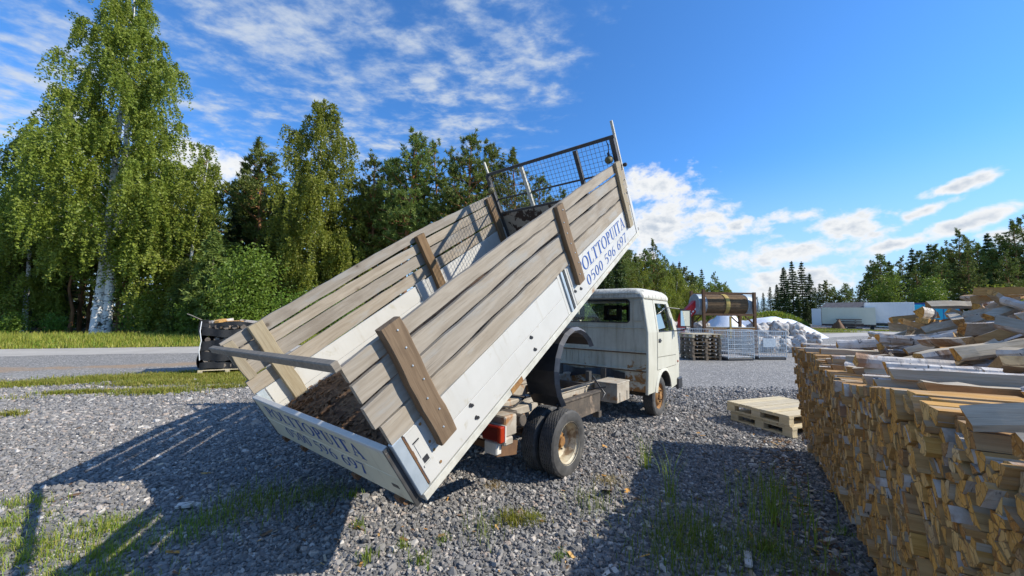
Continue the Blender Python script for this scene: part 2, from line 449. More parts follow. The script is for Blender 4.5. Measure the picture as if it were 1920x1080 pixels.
# ------------------------------------------------------------------ mesh helpers
class MB:
    def __init__(s):
        s.v, s.f, s.m = [], [], []

    def add(s, vs, fs, mi=0):
        o = len(s.v)
        s.v += [tuple(p) for p in vs]
        for k, f in enumerate(fs):
            s.f.append(tuple(i+o for i in f))
            s.m.append(mi if isinstance(mi, int) else mi[k])
        return s

    def box(s, x0, x1, y0, y1, z0, z1, mi=0, jit=0.0, rng=None):
        vs = [(x, y, z) for x in (x0, x1) for y in (y0, y1) for z in (z0, z1)]
        if jit:
            rng = rng or random
            vs = [tuple(c + rng.uniform(-jit, jit) for c in p) for p in vs]
        return s.add(vs, [(0, 1, 3, 2), (4, 6, 7, 5), (0, 4, 5, 1), (2, 3, 7, 6), (0, 2, 6, 4), (1, 5, 7, 3)], mi)

    def bar(s, a, b, w, h, up=(0, 0, 1), mi=0):
        """rectangular bar from a to b, w across, h along up"""
        a, b, up = Vector(a), Vector(b), Vector(up)
        d = (b-a).normalized()
        x = d.cross(up).normalized()
        u = x.cross(d)
        vs = [p + x*sx*w/2 + u*sz*h/2 for p in (a, b) for sx, sz in ((-1, -1), (1, -1), (1, 1), (-1, 1))]
        return s.add(vs, [(3, 2, 1, 0), (4, 5, 6, 7), (0, 1, 5, 4), (1, 2, 6, 5), (2, 3, 7, 6), (3, 0, 4, 7)], mi)

    def tube(s, pts, r, n=8, mi=0, cap=True):
        pts = [Vector(p) for p in pts]
        rs = r if hasattr(r, '__len__') else [r]*len(pts)
        o = len(s.v)
        ref = None
        for i, p in enumerate(pts):
            d = (pts[min(i+1, len(pts)-1)] - pts[max(i-1, 0)])
            d = d.normalized() if d.length > 1e-9 else Vector((0, 0, 1))
            if ref is None:
                ref = Vector((1, 0, 0)) if abs(d.x) < 0.8 else Vector((0, 1, 0))
            x = (ref - d*ref.dot(d)).normalized()
            ref = x
            y = d.cross(x)
            for k in range(n):
                a = 2*math.pi*k/n
                s.v.append(tuple(p + (x*math.cos(a) + y*math.sin(a))*rs[i]))
        for i in range(len(pts)-1):
            for k in range(n):
                k2 = (k+1) % n
                s.f.append((o+i*n+k, o+i*n+k2, o+(i+1)*n+k2, o+(i+1)*n+k))
                s.m.append(mi)
        if cap:
            s.f.append(tuple(o+k for k in reversed(range(n))))
            s.f.append(tuple(o+(len(pts)-1)*n+k for k in range(n)))
            s.m += [mi, mi]
        return s

    def lathe(s, prof, n=48, axis='x', c=(0, 0, 0), mi=0, fn=None, close=False):
        """prof: list of (radius, position along axis); mi may be a list per profile segment"""
        o = len(s.v)
        for k in range(n):
            a = 2*math.pi*k/n
            for j, (r, t) in enumerate(prof):
                if fn:
                    r = fn(k, j, r)
                p = (t, r*math.cos(a), r*math.sin(a)) if axis == 'x' else ((r*math.cos(a), r*math.sin(a), t) if axis == 'z' else (r*math.sin(a), t, r*math.cos(a)))
                s.v.append((p[0]+c[0], p[1]+c[1], p[2]+c[2]))
        P = len(prof)
        for k in range(n):
            k2 = (k+1) % n
            for j in range(P if close else P-1):
                j2 = (j+1) % P
                s.f.append((o+k*P+j, o+k2*P+j, o+k2*P+j2, o+k*P+j2))
                s.m.append(mi if isinstance(mi, int) else mi[j])
        return s

    def prism(s, poly, fa, fb, mi=0):
        """poly: 2d points; fa/fb map a 2d point to the two 3d ends"""
        n = len(poly)
        vs = [fa(p) for p in poly] + [fb(p) for p in poly]
        fs = [tuple(range(n)), tuple(reversed(range(n, 2*n)))] + [(i, i+n, (i+1) % n+n, (i+1) % n) for i in range(n)]
        return s.add(vs, fs, mi)

    def ngon(s, pts, mi=0):
        return s.add(pts, [tuple(range(len(pts)))], mi)

    def build(s, name, mats, parent=None, loc=(0, 0, 0), rot=(0, 0, 0), smooth=None, bevel=0.0, fixn=True):
        me = mesh_of(name, s.v, s.f, s.m, mats, smooth, bevel, fixn)
        return obj_of(name, me, parent, loc, rot)


def build_split(mb, name, mats, parent=None, bevel=0.0, smooth=None, kind=None, **kw):
    """one object for every separate piece of the builder"""
    par = list(range(len(mb.v)))

    def find(a):
        while par[a] != a:
            par[a] = par[par[a]]
            a = par[a]
        return a
    for f in mb.f:
        a = find(f[0])
        for b in f[1:]:
            par[find(b)] = a
    groups = {}
    for f, mi in zip(mb.f, mb.m):
        groups.setdefault(find(f[0]), []).append((f, mi))
    out = []
    for fs in groups.values():
        idx = sorted({i for f, _ in fs for i in f})
        mp = {i: k for k, i in enumerate(idx)}
        q = MB()
        q.v = [mb.v[i] for i in idx]
        q.f = [tuple(mp[i] for i in f) for f, _ in fs]
        q.m = [mi for _, mi in fs]
        out.append(q.build(name, mats, parent, bevel=bevel, smooth=smooth, **kw))
    return out


def mesh_of(name, v, f, mi, mats, smooth=None, bevel=0.0, fixn=True):
    me = bpy.data.meshes.new(name)
    me.from_pydata(v, [], f)
    if not isinstance(mats, (list, tuple)):
        mats = [mats]
    for m in mats:
        me.materials.append(MATS[m] if isinstance(m, str) else m)
    if mi is not None and any(mi):
        me.polygons.foreach_set('material_index', mi)
    if bevel or fixn:
        bm = bmesh.new()
        bm.from_mesh(me)
        if fixn:
            bmesh.ops.recalc_face_normals(bm, faces=bm.faces)
        if bevel:
            bmesh.ops.bevel(bm, geom=[e for e in bm.edges if e.is_manifold and e.calc_face_angle(0) > 0.6], offset=bevel, segments=1,
                            profile=0.5, affect='EDGES', clamp_overlap=True)
        bm.to_mesh(me)
        bm.free()
    if smooth is not None:
        me.polygons.foreach_set('use_smooth', [True]*len(me.polygons))
        me.set_sharp_from_angle(angle=R(smooth))
    me.update()
    return me


def obj_of(name, me, parent=None, loc=(0, 0, 0), rot=(0, 0, 0)):
    o = bpy.data.objects.new(name, me)
    col.objects.link(o)
    o.location = loc
    o.rotation_euler = rot
    if parent is not None:
        o.parent = parent
    return o


def np_mesh(name, verts, k, mats, mi=None, smooth=False):
    """verts (n*k,3): n separate k-gons"""
    n = len(verts)//k
    me = bpy.data.meshes.new(name)
    me.vertices.add(len(verts))
    me.vertices.foreach_set('co', np.ascontiguousarray(verts, dtype=np.float32).ravel())
    me.loops.add(n*k)
    me.loops.foreach_set('vertex_index', np.arange(n*k, dtype=np.int32))
    me.polygons.add(n)
    me.polygons.foreach_set('loop_start', np.arange(0, n*k, k, dtype=np.int32))
    for m in (mats if isinstance(mats, (list, tuple)) else [mats]):
        me.materials.append(MATS[m])
    if mi is not None:
        me.polygons.foreach_set('material_index', np.asarray(mi, dtype=np.int32))
    me.update(calc_edges=True)
    return me


def tag(o, label=None, cat=None, group=None, kind=None):
    if label:
        o['label'] = label
    if cat:
        o['category'] = cat
    if group:
        o['group'] = group
    if kind:
        o['kind'] = kind
    return o


def thing(name, label, cat, loc=(0, 0, 0), rz=0.0, group=None):
    o = bpy.data.objects.new(name, None)
    o.empty_display_size = 0.2
    col.objects.link(o)
    o.location = loc
    o.rotation_euler = (0, 0, rz)
    return tag(o, label, cat, group)


def copy_tree(o, parent=None):
    c = o.copy()
    col.objects.link(c)
    if parent is not None:
        c.parent = parent
        c.matrix_parent_inverse = o.matrix_parent_inverse
    for ch in list(KIDS.get(o.name, [])) or [x for x in o.children]:
        copy_tree(ch, c)
    return c


KIDS = {}

# ================================================================== ground
def sm(x):
    x = np.clip(x, 0, 1)
    return x*x*(3-2*x)


def gz(x, y):
    x = np.asarray(x, dtype=float)
    y = np.asarray(y, dtype=float)
    d = np.hypot(x, y)
    rf = sm((np.arctan2(x, np.maximum(y, 0.1)) - 0.30)/0.2)
    return 0.5*sm((d-20)/32)*rf


def axis(fine, coarse, step, n):
    a = np.arange(-fine, fine+1e-6, step)
    b = fine + np.cumsum(np.linspace(step, coarse, n))
    return np.concatenate([-b[::-1], a, b])


gx, gy = axis(26, 40, 0.8, 34), axis(26, 40, 0.8, 34)
GX, GY = np.meshgrid(gx, gy)
GZ = gz(GX, GY)
nv = GX.size
nx = len(gx)
verts = np.stack([GX.ravel(), GY.ravel(), GZ.ravel()], 1)
ii = (np.arange(len(gy)-1)[:, None]*nx + np.arange(nx-1)[None, :]).ravel()
faces = np.stack([ii, ii+1, ii+1+nx, ii+nx], 1)


def gravel_ground():
    m, g = new_mat('gravel_ground')
    v = g.n('ShaderNodeTexCoord').outputs['Object']
    vo = g.n('ShaderNodeTexVoronoi', {'Vector': v, 'Scale': 26.0})
    vo2 = g.n('ShaderNodeTexVoronoi', {'Vector': v, 'Scale': 11.0})
    sepc = g.n('ShaderNodeSeparateColor', {0: vo.outputs['Color']})
    c = g.ramp(sepc.outputs[0], [(0.0, (0.17, 0.164, 0.156)), (0.35, (0.255, 0.245, 0.232)), (0.75, (0.345, 0.33, 0.31)), (1.0, (0.54, 0.51, 0.465))])
    c = g.mix(g.smooth(vo.outputs['Distance'], 0.35, 0.75), c, (0.16, 0.155, 0.148))
    n1 = g.noise(v, 0.35, 6, 0.6)
    c = g.mix(g.m('MULTIPLY', g.smooth(n1, 0.45, 0.75), 0.35), c, (0.36, 0.335, 0.295))
    # strip of old bark and dust along the road side
    sx, sy, sz = g.n('ShaderNodeSeparateXYZ', {0: v}).outputs
    ln = g.m('SUBTRACT', g.m('MULTIPLY', g.m('ADD', sy, -10.55), 0.906), g.m('MULTIPLY', g.m('ADD', sx, 13.9), 0.423))
    n2 = g.noise(g.vmap(v, (0.6, 1.6, 1), rot=(0, 0, R(-25))), 1.6, 8, 0.68)
    w = g.m('SUBTRACT', g.m('ADD', 0.62, g.m('MULTIPLY', g.m('SUBTRACT', n2, 0.5), 3.0)), g.m('ABSOLUTE', ln))
    left = g.smooth(sx, -6.0, -8.0)
    n3 = g.noise(v, 9, 6, 0.7)
    c = g.mix(g.m('MULTIPLY', g.m('MULTIPLY', g.smooth(w, 0.0, 0.5), left), 0.8), c, g.mix(n3, (0.42, 0.31, 0.20), (0.24, 0.15, 0.09)))
    b = g.n('ShaderNodeBsdfPrincipled', {'Base Color': c, 'Roughness': 0.9, 'Specular IOR Level': 0.25})
    hh = g.m('SUBTRACT', g.m('MULTIPLY', sepc.outputs[1], 0.6), vo.outputs['Distance'])
    bp = g.n('ShaderNodeBump', {'Strength': 0.6, 'Distance': 0.02, 'Height': g.m('ADD', hh, g.m('MULTIPLY', vo2.outputs['Distance'], -0.4))})
    g.put(b.inputs['Normal'], bp.outputs[0])
    finish(g, b)

    m, g = new_mat('stone')
    oi = g.n('ShaderNodeObjectInfo').outputs['Random']
    v = g.n('ShaderNodeTexCoord').outputs['Object']
    c = g.ramp(oi, [(0.0, (0.10, 0.096, 0.092)), (0.25, (0.152, 0.146, 0.139)), (0.55, (0.208, 0.198, 0.188)), (0.8, (0.27, 0.256, 0.24)),
                    (0.9, (0.36, 0.285, 0.23)), (1.0, (0.56, 0.53, 0.48))])
    n = g.noise(v, 1.4, 5, 0.7)
    c = g.mix(g.m('MULTIPLY', g.smooth(n, 0.4, 0.7), 0.35), c, (0.29, 0.28, 0.265))
    finish(g, g.n('ShaderNodeBsdfPrincipled', {'Base Color': c, 'Roughness': 0.75, 'Specular IOR Level': 0.35}))

    m, g = new_mat('road')
    v = g.n('ShaderNodeTexCoord').outputs['Object']
    n = g.noise(v, 1.1, 8, 0.65)
    n2 = g.noise(v, 45, 4, 0.7)
    c = g.mix(g.smooth(n, 0.3, 0.7), (0.46, 0.43, 0.39), (0.38, 0.355, 0.32))
    c = g.mix(g.m('MULTIPLY', g.smooth(n2, 0.5, 0.7), 0.4), c, (0.15, 0.15, 0.15))
    b = g.n('ShaderNodeBsdfPrincipled', {'Base Color': c, 'Roughness': 0.9, 'Specular IOR Level': 0.2})
    bp = g.n('ShaderNodeBump', {'Strength': 0.5, 'Distance': 0.02, 'Height': n2})
    g.put(b.inputs['Normal'], bp.outputs[0])
    finish(g, b)

    m, g = new_mat('soil')
    v = g.n('ShaderNodeTexCoord').outputs['Object']
    n = g.noise(v, 1.7, 8, 0.7)
    c = g.mix(g.smooth(n, 0.35, 0.65), (0.13, 0.14, 0.035), (0.18, 0.16, 0.055))
    finish(g, g.n('ShaderNodeBsdfPrincipled', {'Base Color': c, 'Roughness': 0.95}))
    m, g = new_mat('forest_floor')
    v = g.n('ShaderNodeTexCoord').outputs['Object']
    n = g.noise(v, 1.7, 8, 0.7)
    c = g.mix(g.smooth(n, 0.35, 0.65), (0.05, 0.055, 0.022), (0.07, 0.05, 0.03))
    finish(g, g.n('ShaderNodeBsdfPrincipled', {'Base Color': c, 'Roughness': 0.95}))


gravel_ground()
gm = bpy.data.meshes.new('ground')
gm.from_pydata(verts.tolist(), [], faces.tolist())
gm.materials.append(MATS['gravel_ground'])
gm.polygons.foreach_set('use_smooth', [True]*len(gm.polygons))
ground = tag(obj_of('ground', gm), kind='structure')

# road beyond the yard and the verge and forest floor behind it
E_ = np.array([0.936, 0.351])          # along the road
P_ = np.array([-0.351, 0.936])         # away from the yard
RD0 = np.array([-21.0, 15.9])          # on its far edge


def strip(name, o0, o1, l0, l1, z, mat, n=60, wob=0.0, seed=0):
    rng = np.random.default_rng(seed)
    t = np.linspace(l0, l1, n)
    a = RD0 + t[:, None]*E_ + (o0 + rng.normal(0, wob, n))[:, None]*P_
    b = RD0 + t[:, None]*E_ + (o1 + rng.normal(0, wob, n))[:, None]*P_
    v = [(p[0], p[1], z + float(gz(*p))) for p in a] + [(p[0], p[1], z + float(gz(*p))) for p in b]
    f = [(i, i+1, n+i+1, n+i) for i in range(n-1)]
    me = mesh_of(name, v, f, None, [mat])
    return tag(obj_of(name, me), kind='structure')


strip('road', -3.3, 0.0, -70, 70, 0.004, 'road', 140, 0.10, 1)
strip('verge', 0.0, 9.0, -80, 60, 0.008, 'soil', 60, 0.0, 2)
strip('forest_floor', 8.6, 120, -130, 70, 0.012, 'forest_floor', 60, 0.0, 3)


# loose crushed stone where the yard is near enough to tell the stones apart
def gravel_stones():
    rng = np.random.default_rng(7)
    N = 330000
    y = 1.2 + 8.3*rng.random(N)**0.66
    x = (rng.random(N)*2-1)*(1.50*y+1.3)
    dens = np.where(y < 6, 1.0, np.clip(1.0-(y-6)/3.6, 0.03, 1))
    keep = rng.random(N) < dens
    x, y = x[keep], y[keep]
    n = len(x)
    s = rng.lognormal(math.log(0.0117), 0.40, n)*np.where(y > 5.5, 1.35, 1.0)
    z = 0.22*s + rng.random(n)*0.006
    me = bpy.data.meshes.new('gravel')
    me.vertices.add(n)
    me.vertices.foreach_set('co', np.stack([x, y, z], 1).astype(np.float32).ravel())
    a = me.attributes.new('rot', 'FLOAT_VECTOR', 'POINT')
    a.data.foreach_set('vector', np.stack([rng.normal(0, 0.45, n), rng.normal(0, 0.45, n), rng.random(n)*6.283], 1).astype(np.float32).ravel())
    a = me.attributes.new('scl', 'FLOAT_VECTOR', 'POINT')
    a.data.foreach_set('vector', np.stack([s*(0.85+0.6*rng.random(n)), s*(0.75+0.35*rng.random(n)), s*(0.5+0.35*rng.random(n))], 1).astype(np.float32).ravel())
    o = obj_of('gravel', me)
    tag(o, 'loose grey crushed stone covering the yard', 'gravel', kind='stuff')
    ng = bpy.data.node_groups.new('gravel_scatter', 'GeometryNodeTree')
    ng.interface.new_socket('Geometry', in_out='INPUT', socket_type='NodeSocketGeometry')
    ng.interface.new_socket('Geometry', in_out='OUTPUT', socket_type='NodeSocketGeometry')
    g = G(ng)
    gi = g.n('NodeGroupInput')
    join = g.n('GeometryNodeJoinGeometry')
    for k in range(7):
        ico = g.n('GeometryNodeMeshIcoSphere', {'Radius': 1.0, 'Subdivisions': 2})
        pos = g.n('GeometryNodeInputPosition')
        off = g.n('ShaderNodeVectorMath', {0: pos, 1: (k*7.3, k*3.1, k*1.7)}, operation='ADD')
        no = g.n('ShaderNodeTexNoise', {'Vector': off.outputs[0], 'Scale': 0.95, 'Detail': 1.0})
        cen = g.n('ShaderNodeVectorMath', {0: no.outputs['Color'], 1: (0.5, 0.5, 0.5)}, operation='SUBTRACT')
        sc = g.n('ShaderNodeVectorMath', {0: cen.outputs[0], 3: 1.9}, operation='SCALE')
        # facet the stone: clamp against a few planes by snapping
        add = g.n('ShaderNodeVectorMath', {0: pos, 1: sc.outputs[0]}, operation='ADD')
        snap = g.n('ShaderNodeVectorMath', {0: add.outputs[0], 1: (-0.78+0.03*k, -0.72, -0.8)}, operation='MAXIMUM')
        snap2 = g.n('ShaderNodeVectorMath', {0: snap.outputs[0], 1: (0.85, 0.74+0.03*k, 0.66)}, operation='MINIMUM')
        sp = g.n('GeometryNodeSetPosition', {'Geometry': ico, 'Position': snap2.outputs[0]})
        smd = g.n('GeometryNodeSetShadeSmooth', {'Geometry': sp, 'Shade Smooth': False})
        mt = g.n('GeometryNodeSetMaterial', {'Geometry': smd})
        mt.inputs['Material'].default_value = MATS['stone']
        gti = g.n('GeometryNodeGeometryToInstance')
        ng.links.new(mt.outputs[0], gti.inputs[0])
        ng.links.new(gti.outputs[0], join.inputs[0])
    rot = g.n('GeometryNodeInputNamedAttribute', {'Name': 'rot'}, data_type='FLOAT_VECTOR')
    scl = g.n('GeometryNodeInputNamedAttribute', {'Name': 'scl'}, data_type='FLOAT_VECTOR')
    e2r = g.n('FunctionNodeEulerToRotation', {0: rot.outputs[0]})
    ri = g.n('FunctionNodeRandomValue', data_type='INT')
    ri.inputs[4].default_value = 0
    ri.inputs[5].default_value = 6
    iop = g.n('GeometryNodeInstanceOnPoints', {'Points': gi.outputs[0], 'Instance': join.outputs[0], 'Pick Instance': True,
                                               'Instance Index': ri.outputs[2], 'Rotation': e2r.outputs[0], 'Scale': scl.outputs[0]})
    g.n('NodeGroupOutput', {0: iop.outputs[0]})
    md = o.modifiers.new('scatter', 'NODES')
    md.node_group = ng


gravel_stones()

# ================================================================== the tipper truck
PSI, TILT = 0.6829, 0.5681
truck = thing('tipper_truck', 'old white cab tipper truck with its weathered plank-sided bed tipped up', 'truck',
              (-0.196, 4.7096, 0.0), -PSI)
rng = random.Random(11)


def plank(name, L, h, t, mat, parent, loc, rot=(0, 0, 0), bow=0.0, sag=0.0, jit=0.003, seg=14, chew=0.0, rg=None):
    """board along local Y: t thick (x), h tall (z), slightly uneven, worn ends"""
    rg = rg or rng
    mb = MB()
    o = 0
    ph = rg.uniform(0, 6)
    for i in range(seg+1):
        u = i/seg
        y = u*L
        w = bow*math.sin(math.pi*u) + rg.uniform(-1, 1)*jit*0.5
        up = sag*math.sin(math.pi*u) + 0.004*math.sin(u*9+ph)
        e0 = rg.uniform(-1, 1)*jit
        e1 = rg.uniform(-1, 1)*jit
        if i in (0, seg):
            y += rg.uniform(-1, 1)*chew
        c = min(t, h)*0.12
        pts = [(w+c, y, up+e0), (w+t-c, y, up+e0), (w+t, y, up+e0+c), (w+t, y, up+h+e1-c), (w+t-c, y, up+h+e1), (w+c, y, up+h+e1), (w, y, up+h+e1-c), (w, y, up+e0+c)]
        mb.v += pts
    for i in range(seg):
        for k in range(8):
            a, b = i*8+k, i*8+(k+1) % 8
            mb.f.append((a, b, b+8, a+8))
            mb.m.append(0)
    mb.f.append(tuple(reversed(range(8))))
    mb.f.append(tuple(seg*8+k for k in range(8)))
    mb.m += [0, 0]
    return mb.build(name, [mat], parent, loc, rot, smooth=35)


def build_bed():
    L, W2 = 4.37, 1.133
    # structural floor and under-frame
    mb = MB()
    mb.box(-1.075, 1.075, 0.03, L-0.06, 0.13, 0.185, 0)
    for x in (-0.42, 0.42):
        mb.box(x-0.045, x+0.045, 0.25, L-0.1, -0.10, 0.128, 1)
    for y in np.arange(0.3, L-0.1, 0.55):
        mb.box(-1.07, 1.07, y-0.025, y+0.025, 0.055, 0.1285, 1)
    bed = mb.build('dump_bed', ['floor_rust', 'dark_steel'], truck, (0, -1.9216, 0.477), (TILT, 0, 0))
    P = dict(parent=bed)

    for sgn in (1, -1):
        def X(a, b):
            return (a, b) if sgn > 0 else (-b, -a)
        # bottom rail
        x0, x1 = X(1.06, W2+0.004)
        MB().box(x0, x1, 0.02, L, 0.0, 0.058, 0).build('bottom_rail', ['rail_steel'], bed, bevel=0.004)
        # aluminium drop sides: two extrusions each, front and rear panel
        for (y0, y1) in ((0.095, 2.13), (2.33, L-0.09)):
            for (z0, z1) in ((0.062, 0.266), (0.2685, 0.478)):
                x0, x1 = X(1.097, 1.127)
                MB().box(x0, x1, y0, y1, z0, z1, 0).build('side_panel', ['panel_white'], bed, bevel=0.003)
        # rear corner pillar, middle pillar, front corner pillar
        x0, x1 = X(1.085, 1.131)
        MB().box(x0, x1, 0.008, 0.082, 0.06, 0.485, 0).build('corner_pillar', ['galvanised'], bed, bevel=0.004)
        mb = MB()
        x0, x1 = X(1.085, 1.118)
        mb.box(x0, x1, 2.145, 2.315, 0.02, 0.50, 1)
        x0, x1 = X(1.118, 1.134)
        mb.box(x0, x1, 2.20, 2.235, 0.03, 0.52, 0)
        mb.box(x0, x1, 2.25, 2.262, 0.03, 0.52, 2)
        mb.box(x0, x1, 2.285, 2.31, 0.03, 0.50, 1)
        mb.build('hinge_pillar', ['galvanised', 'panel_white', 'dark_steel'], bed)
        x0, x1 = X(1.085, 1.131)
        MB().box(x0, x1, L-0.08, L-0.005, 0.03, 0.70, 0).build('corner_pillar', ['panel_white'], bed, bevel=0.004)
        # boards
        rows = [(0.484, 0.145), (0.645, 0.155), (0.819, 0.124), (0.962, 0.108)] if sgn > 0 else [(0.484, 0.148), (0.646, 0.150), (0.812, 0.118), (0.942, 0.120)]
        for k, (z, h) in enumerate(rows):
            bow = rng.uniform(0.004, 0.02)
            x = 1.089 if sgn > 0 else -1.098-0.029
            plank('board', 4.30 + rng.uniform(-0.02, 0.02), h, 0.038 if sgn > 0 else 0.029, 'board', bed, (x, rng.uniform(-0.006, 0.012), z),
                  bow=sgn*bow, sag=(0.012+0.010*k)+rng.uniform(-.006, .006), jit=0.0055, seg=26, chew=0.018)
        # timber stakes: outside on the right, inside on the left
        if sgn > 0:
            for (y, z0, z1, w, t, m) in ((0.252, 0.25, 1.135, 0.155, 0.062, 'post_brown'), (2.40, 0.255, 1.10, 0.135, 0.052, 'post_brown'), (4.02, 0.24, 1.095, 0.125, 0.04, 'post_pale')):
                st = plank('stake', z1-z0, w, t, m, bed, (1.129+0.003, y+w, z0), (R(90), 0, 0), jit=0.003, seg=9, chew=0.008)
                mb = MB()
                for q in range(7):
                    zz = 0.10 + q*(z1-z0-0.16)/6
                    mb.lathe([(0.0, 0.006), (0.005, 0.005), (0.007, 0.0)], 8, 'x', (t+0.001, zz, w*rng.uniform(0.3, 0.7)))
                tag(mb.build('bolts', ['galvanised'], bed, (1.132, y+w, z0), (R(90), 0, 0)), kind='stuff')
        else:
            for (y, z0, z1, w, t, m) in ((0.245, 0.20, 1.075, 0.135, 0.05, 'post_pale'), (2.44, 0.22, 1.06, 0.14, 0.065, 'post_brown'), (4.05, 0.20, 1.05, 0.13, 0.045, 'post_brown')):
                plank('stake', z1-z0, w, t, m, bed, (-1.095+0.004, y+w, z0), (R(90), 0, 0), jit=0.003, seg=9, chew=0.008)
            plank('batten', 0.40, 0.085, 0.028, 'post_pale', bed, (-1.094, 0.10, 0.64), (R(90), 0, 0), seg=6)
    # latch plate and slots on the near corner
    mb = MB()
    mb.box(1.1275, 1.1305, 0.100, 0.200, 0.075, 0.47, 0)
    mb.box(1.131, 1.136, 0.115, 0.178, 0.19, 0.205, 0)
    mb.box(1.131, 1.134, 0.125, 0.170, 0.265, 0.375, 0)
    mb.box(1.131, 1.1325, 0.128, 0.172, 0.213, 0.255, 1)
    mb.box(1.1318, 1.1335, 0.120, 0.172, 0.380, 0.390, 1)
    mb.build('latch_plate', ['panel_white', 'black_plastic'], bed)
    mb = MB()
    for (y, z) in ((0.62, 0.246), (0.62, 0.13), (1.475, 0.245), (1.468, 0.122), (2.36, 0.21), (2.48, 0.175)):
        mb.tube([(1.124, y, z), (1.134, y, z)], [0.017, 0.014], 8)
        mb.box(1.1275, 1.137, y+0.004, y+0.022, z-0.022, z-0.004)
    tag(mb.build('grommets', ['black_plastic'], bed), kind='stuff')
    mb = MB()
    for z in (0.12, 0.23, 0.30, 0.45):
        mb.lathe([(0.0, 1.1335), (0.009, 1.1325), (0.011, 1.1295)], 8, 'x', (0, 0.225, z))
    tag(mb.build('rivets', ['rust'], bed), kind='stuff')
    rp = MB().box(W2+0.0045, W2+0.0075, 1.02, 1.19, 0.0, 0.05).build('rust_patch', ['rust'], bed)
    # ragged dark strip, its colour standing in for shade in the torn pillar gap
    mb = MB()
    zz = 0.47
    while zz > 0.09:
        h = rng.uniform(0.02, 0.045)
        mb.box(1.122, 1.1315, 0.083, 0.092+(rng.uniform(0, 0.012) if zz > 0.28 else 0.002), zz-h, zz)
        zz -= h
    mb.build('pillar_gap', ['rust_dark'], bed)

    # tailgate
    for (z0, z1) in ((0.018, 0.232), (0.2345, 0.448)):
        MB().box(-1.086, 1.083, -0.034, -0.006, z0, z1).build('tailgate_panel', ['panel_cream'], bed, bevel=0.003)
    MB().box(-1.10, 1.10, -0.036, 0.006, 0.4485, 0.478).build('tailgate_lip', ['panel_white'], bed, bevel=0.004)
    mb = MB()
    mb.box(1.0835, 1.10, -0.036, 0.004, 0.0, 0.478)
    mb.box(-1.10, -1.0865, -0.036, 0.004, 0.0, 0.478)
    mb.box(0.93, 1.0, -0.0365, -0.034, 0.12, 0.15)
    build_split(mb, 'tailgate_edge', ['dark_steel'], bed)
    mb = MB()
    for x in (-0.95, -0.55, 0.35, 0.9):
        mb.box(x-0.03, x+0.03, -0.05, -0.002, -0.035, 0.017)
    build_split(mb, 'tailgate_hinge', ['rust_dark'], bed)
    # cross beam tying the sides at the rear
    mb = MB()
    mb.bar((-1.165, -0.045, 1.035), (1.195, -0.045, 1.115), 0.045, 0.058)
    b = mb.build('cross_beam', ['beam_grey'], bed, bevel=0.006)
    # headboard
    mb = MB()
    mb.box(-1.08, 1.08, L-0.075, L-0.055, 0.186, 0.69)
    mb.build('headboard_plate', ['headboard_paint'], bed)
    mb = MB()
    mb.bar((-1.09, L-0.06, 1.375), (1.12, L-0.06, 1.385), 0.05, 0.045)
    mb.box(-1.08, 1.08, L-0.075, L-0.045, 0.691, 0.725)
    mb.box(-1.085, 1.085, L-0.052, L-0.037, 0.93, 0.955)
    mb.build('mesh_frame', ['dark_steel'], bed)
    for x, m in ((-1.085, 'dark_steel'), (1.085, 'dark_steel')):
        MB().box(x-0.03, x+0.03, L-0.10, L-0.035 + 0.0, 0.19, 1.372).build('upright', [m], bed)
        MB().box(x+(0.005 if x > 0 else -0.03), x+(0.035 if x > 0 else 0.0), L-0.033, L-0.005, 0.71, 1.575).build('upright_extension', ['rail_steel'], bed)
    for x, m in ((-0.40, 'rail_steel'), (0.535, 'dark_steel')):
        MB().box(x-0.028, x+0.028, L-0.09, L-0.053, 0.726, 1.352).build('upright', [m], bed)
    mb = MB()
    yy = L-0.047
    for x in np.arange(-1.05, 1.051, 0.062):
        mb.bar((x, yy, 0.72), (x, yy, 1.36), 0.0042, 0.0042, (0, 1, 0))
    for z in np.arange(0.745, 1.36, 0.062):
        mb.bar((-1.07, yy+0.004, z), (1.07, yy+0.004, z), 0.0042, 0.0042)
    mb.build('wire_mesh', ['dark_steel'], bed)
    for x in (-1.045, 1.015):
        mb = MB()
        mb.lathe([(0.0, -0.04), (0.035, -0.038), (0.048, -0.02), (0.052, 0.03), (0.0, 0.031)], 14, 'y', (x, L-0.16, 1.13))
        mb.box(x-0.008, x+0.008, L-0.15, L-0.11, 1.16, 1.22, 1)
        mb.tube([(x, L-0.12, 1.21), (x+0.02, L-0.11, 1.30), (x, L-0.1, 1.36)], 0.006, 6, 1)
        mb.build('work_lamp', ['lamp_body', 'black_plastic'], bed, smooth=40)
    MB().lathe([(0.0, 0.0), (0.022, 0.0), (0.028, 0.03), (0.016, 0.05), (0.0, 0.052)], 10, 'x', (W2+0.002, L-0.03, 1.0)).build('marker_lamp', ['black_plastic'], bed, smooth=40)
    MB().box(1.09, 1.125, L-0.003, L+0.03, 0.06, 0.10).build('rubber_stop', ['rubber'], bed)

    # bark and chips left on the floor
    r2 = np.random.default_rng(3)
    n = 2600
    y = 0.03 + 1.9*r2.random(n)**1.6
    x = (r2.random(n)*2-1)*1.05
    z = 0.19 + r2.random(n)*(0.06*np.clip(1-y/1.7, 0, 1)+0.004)
    ln = r2.uniform(0.02, 0.09, n)
    wd = ln*r2.uniform(0.2, 0.5, n)
    a = r2.random(n)*6.283
    dx, dy = np.cos(a), np.sin(a)
    tz = r2.normal(0, 0.3, n)
    c = np.stack([x, y, z], 1)
    A = np.stack([dx, dy, tz], 1)*ln[:, None]/2
    B = np.stack([-dy, dx, r2.normal(0, 0.4, n)], 1)*wd[:, None]/2
    top = np.array([0, 0, 0.012])
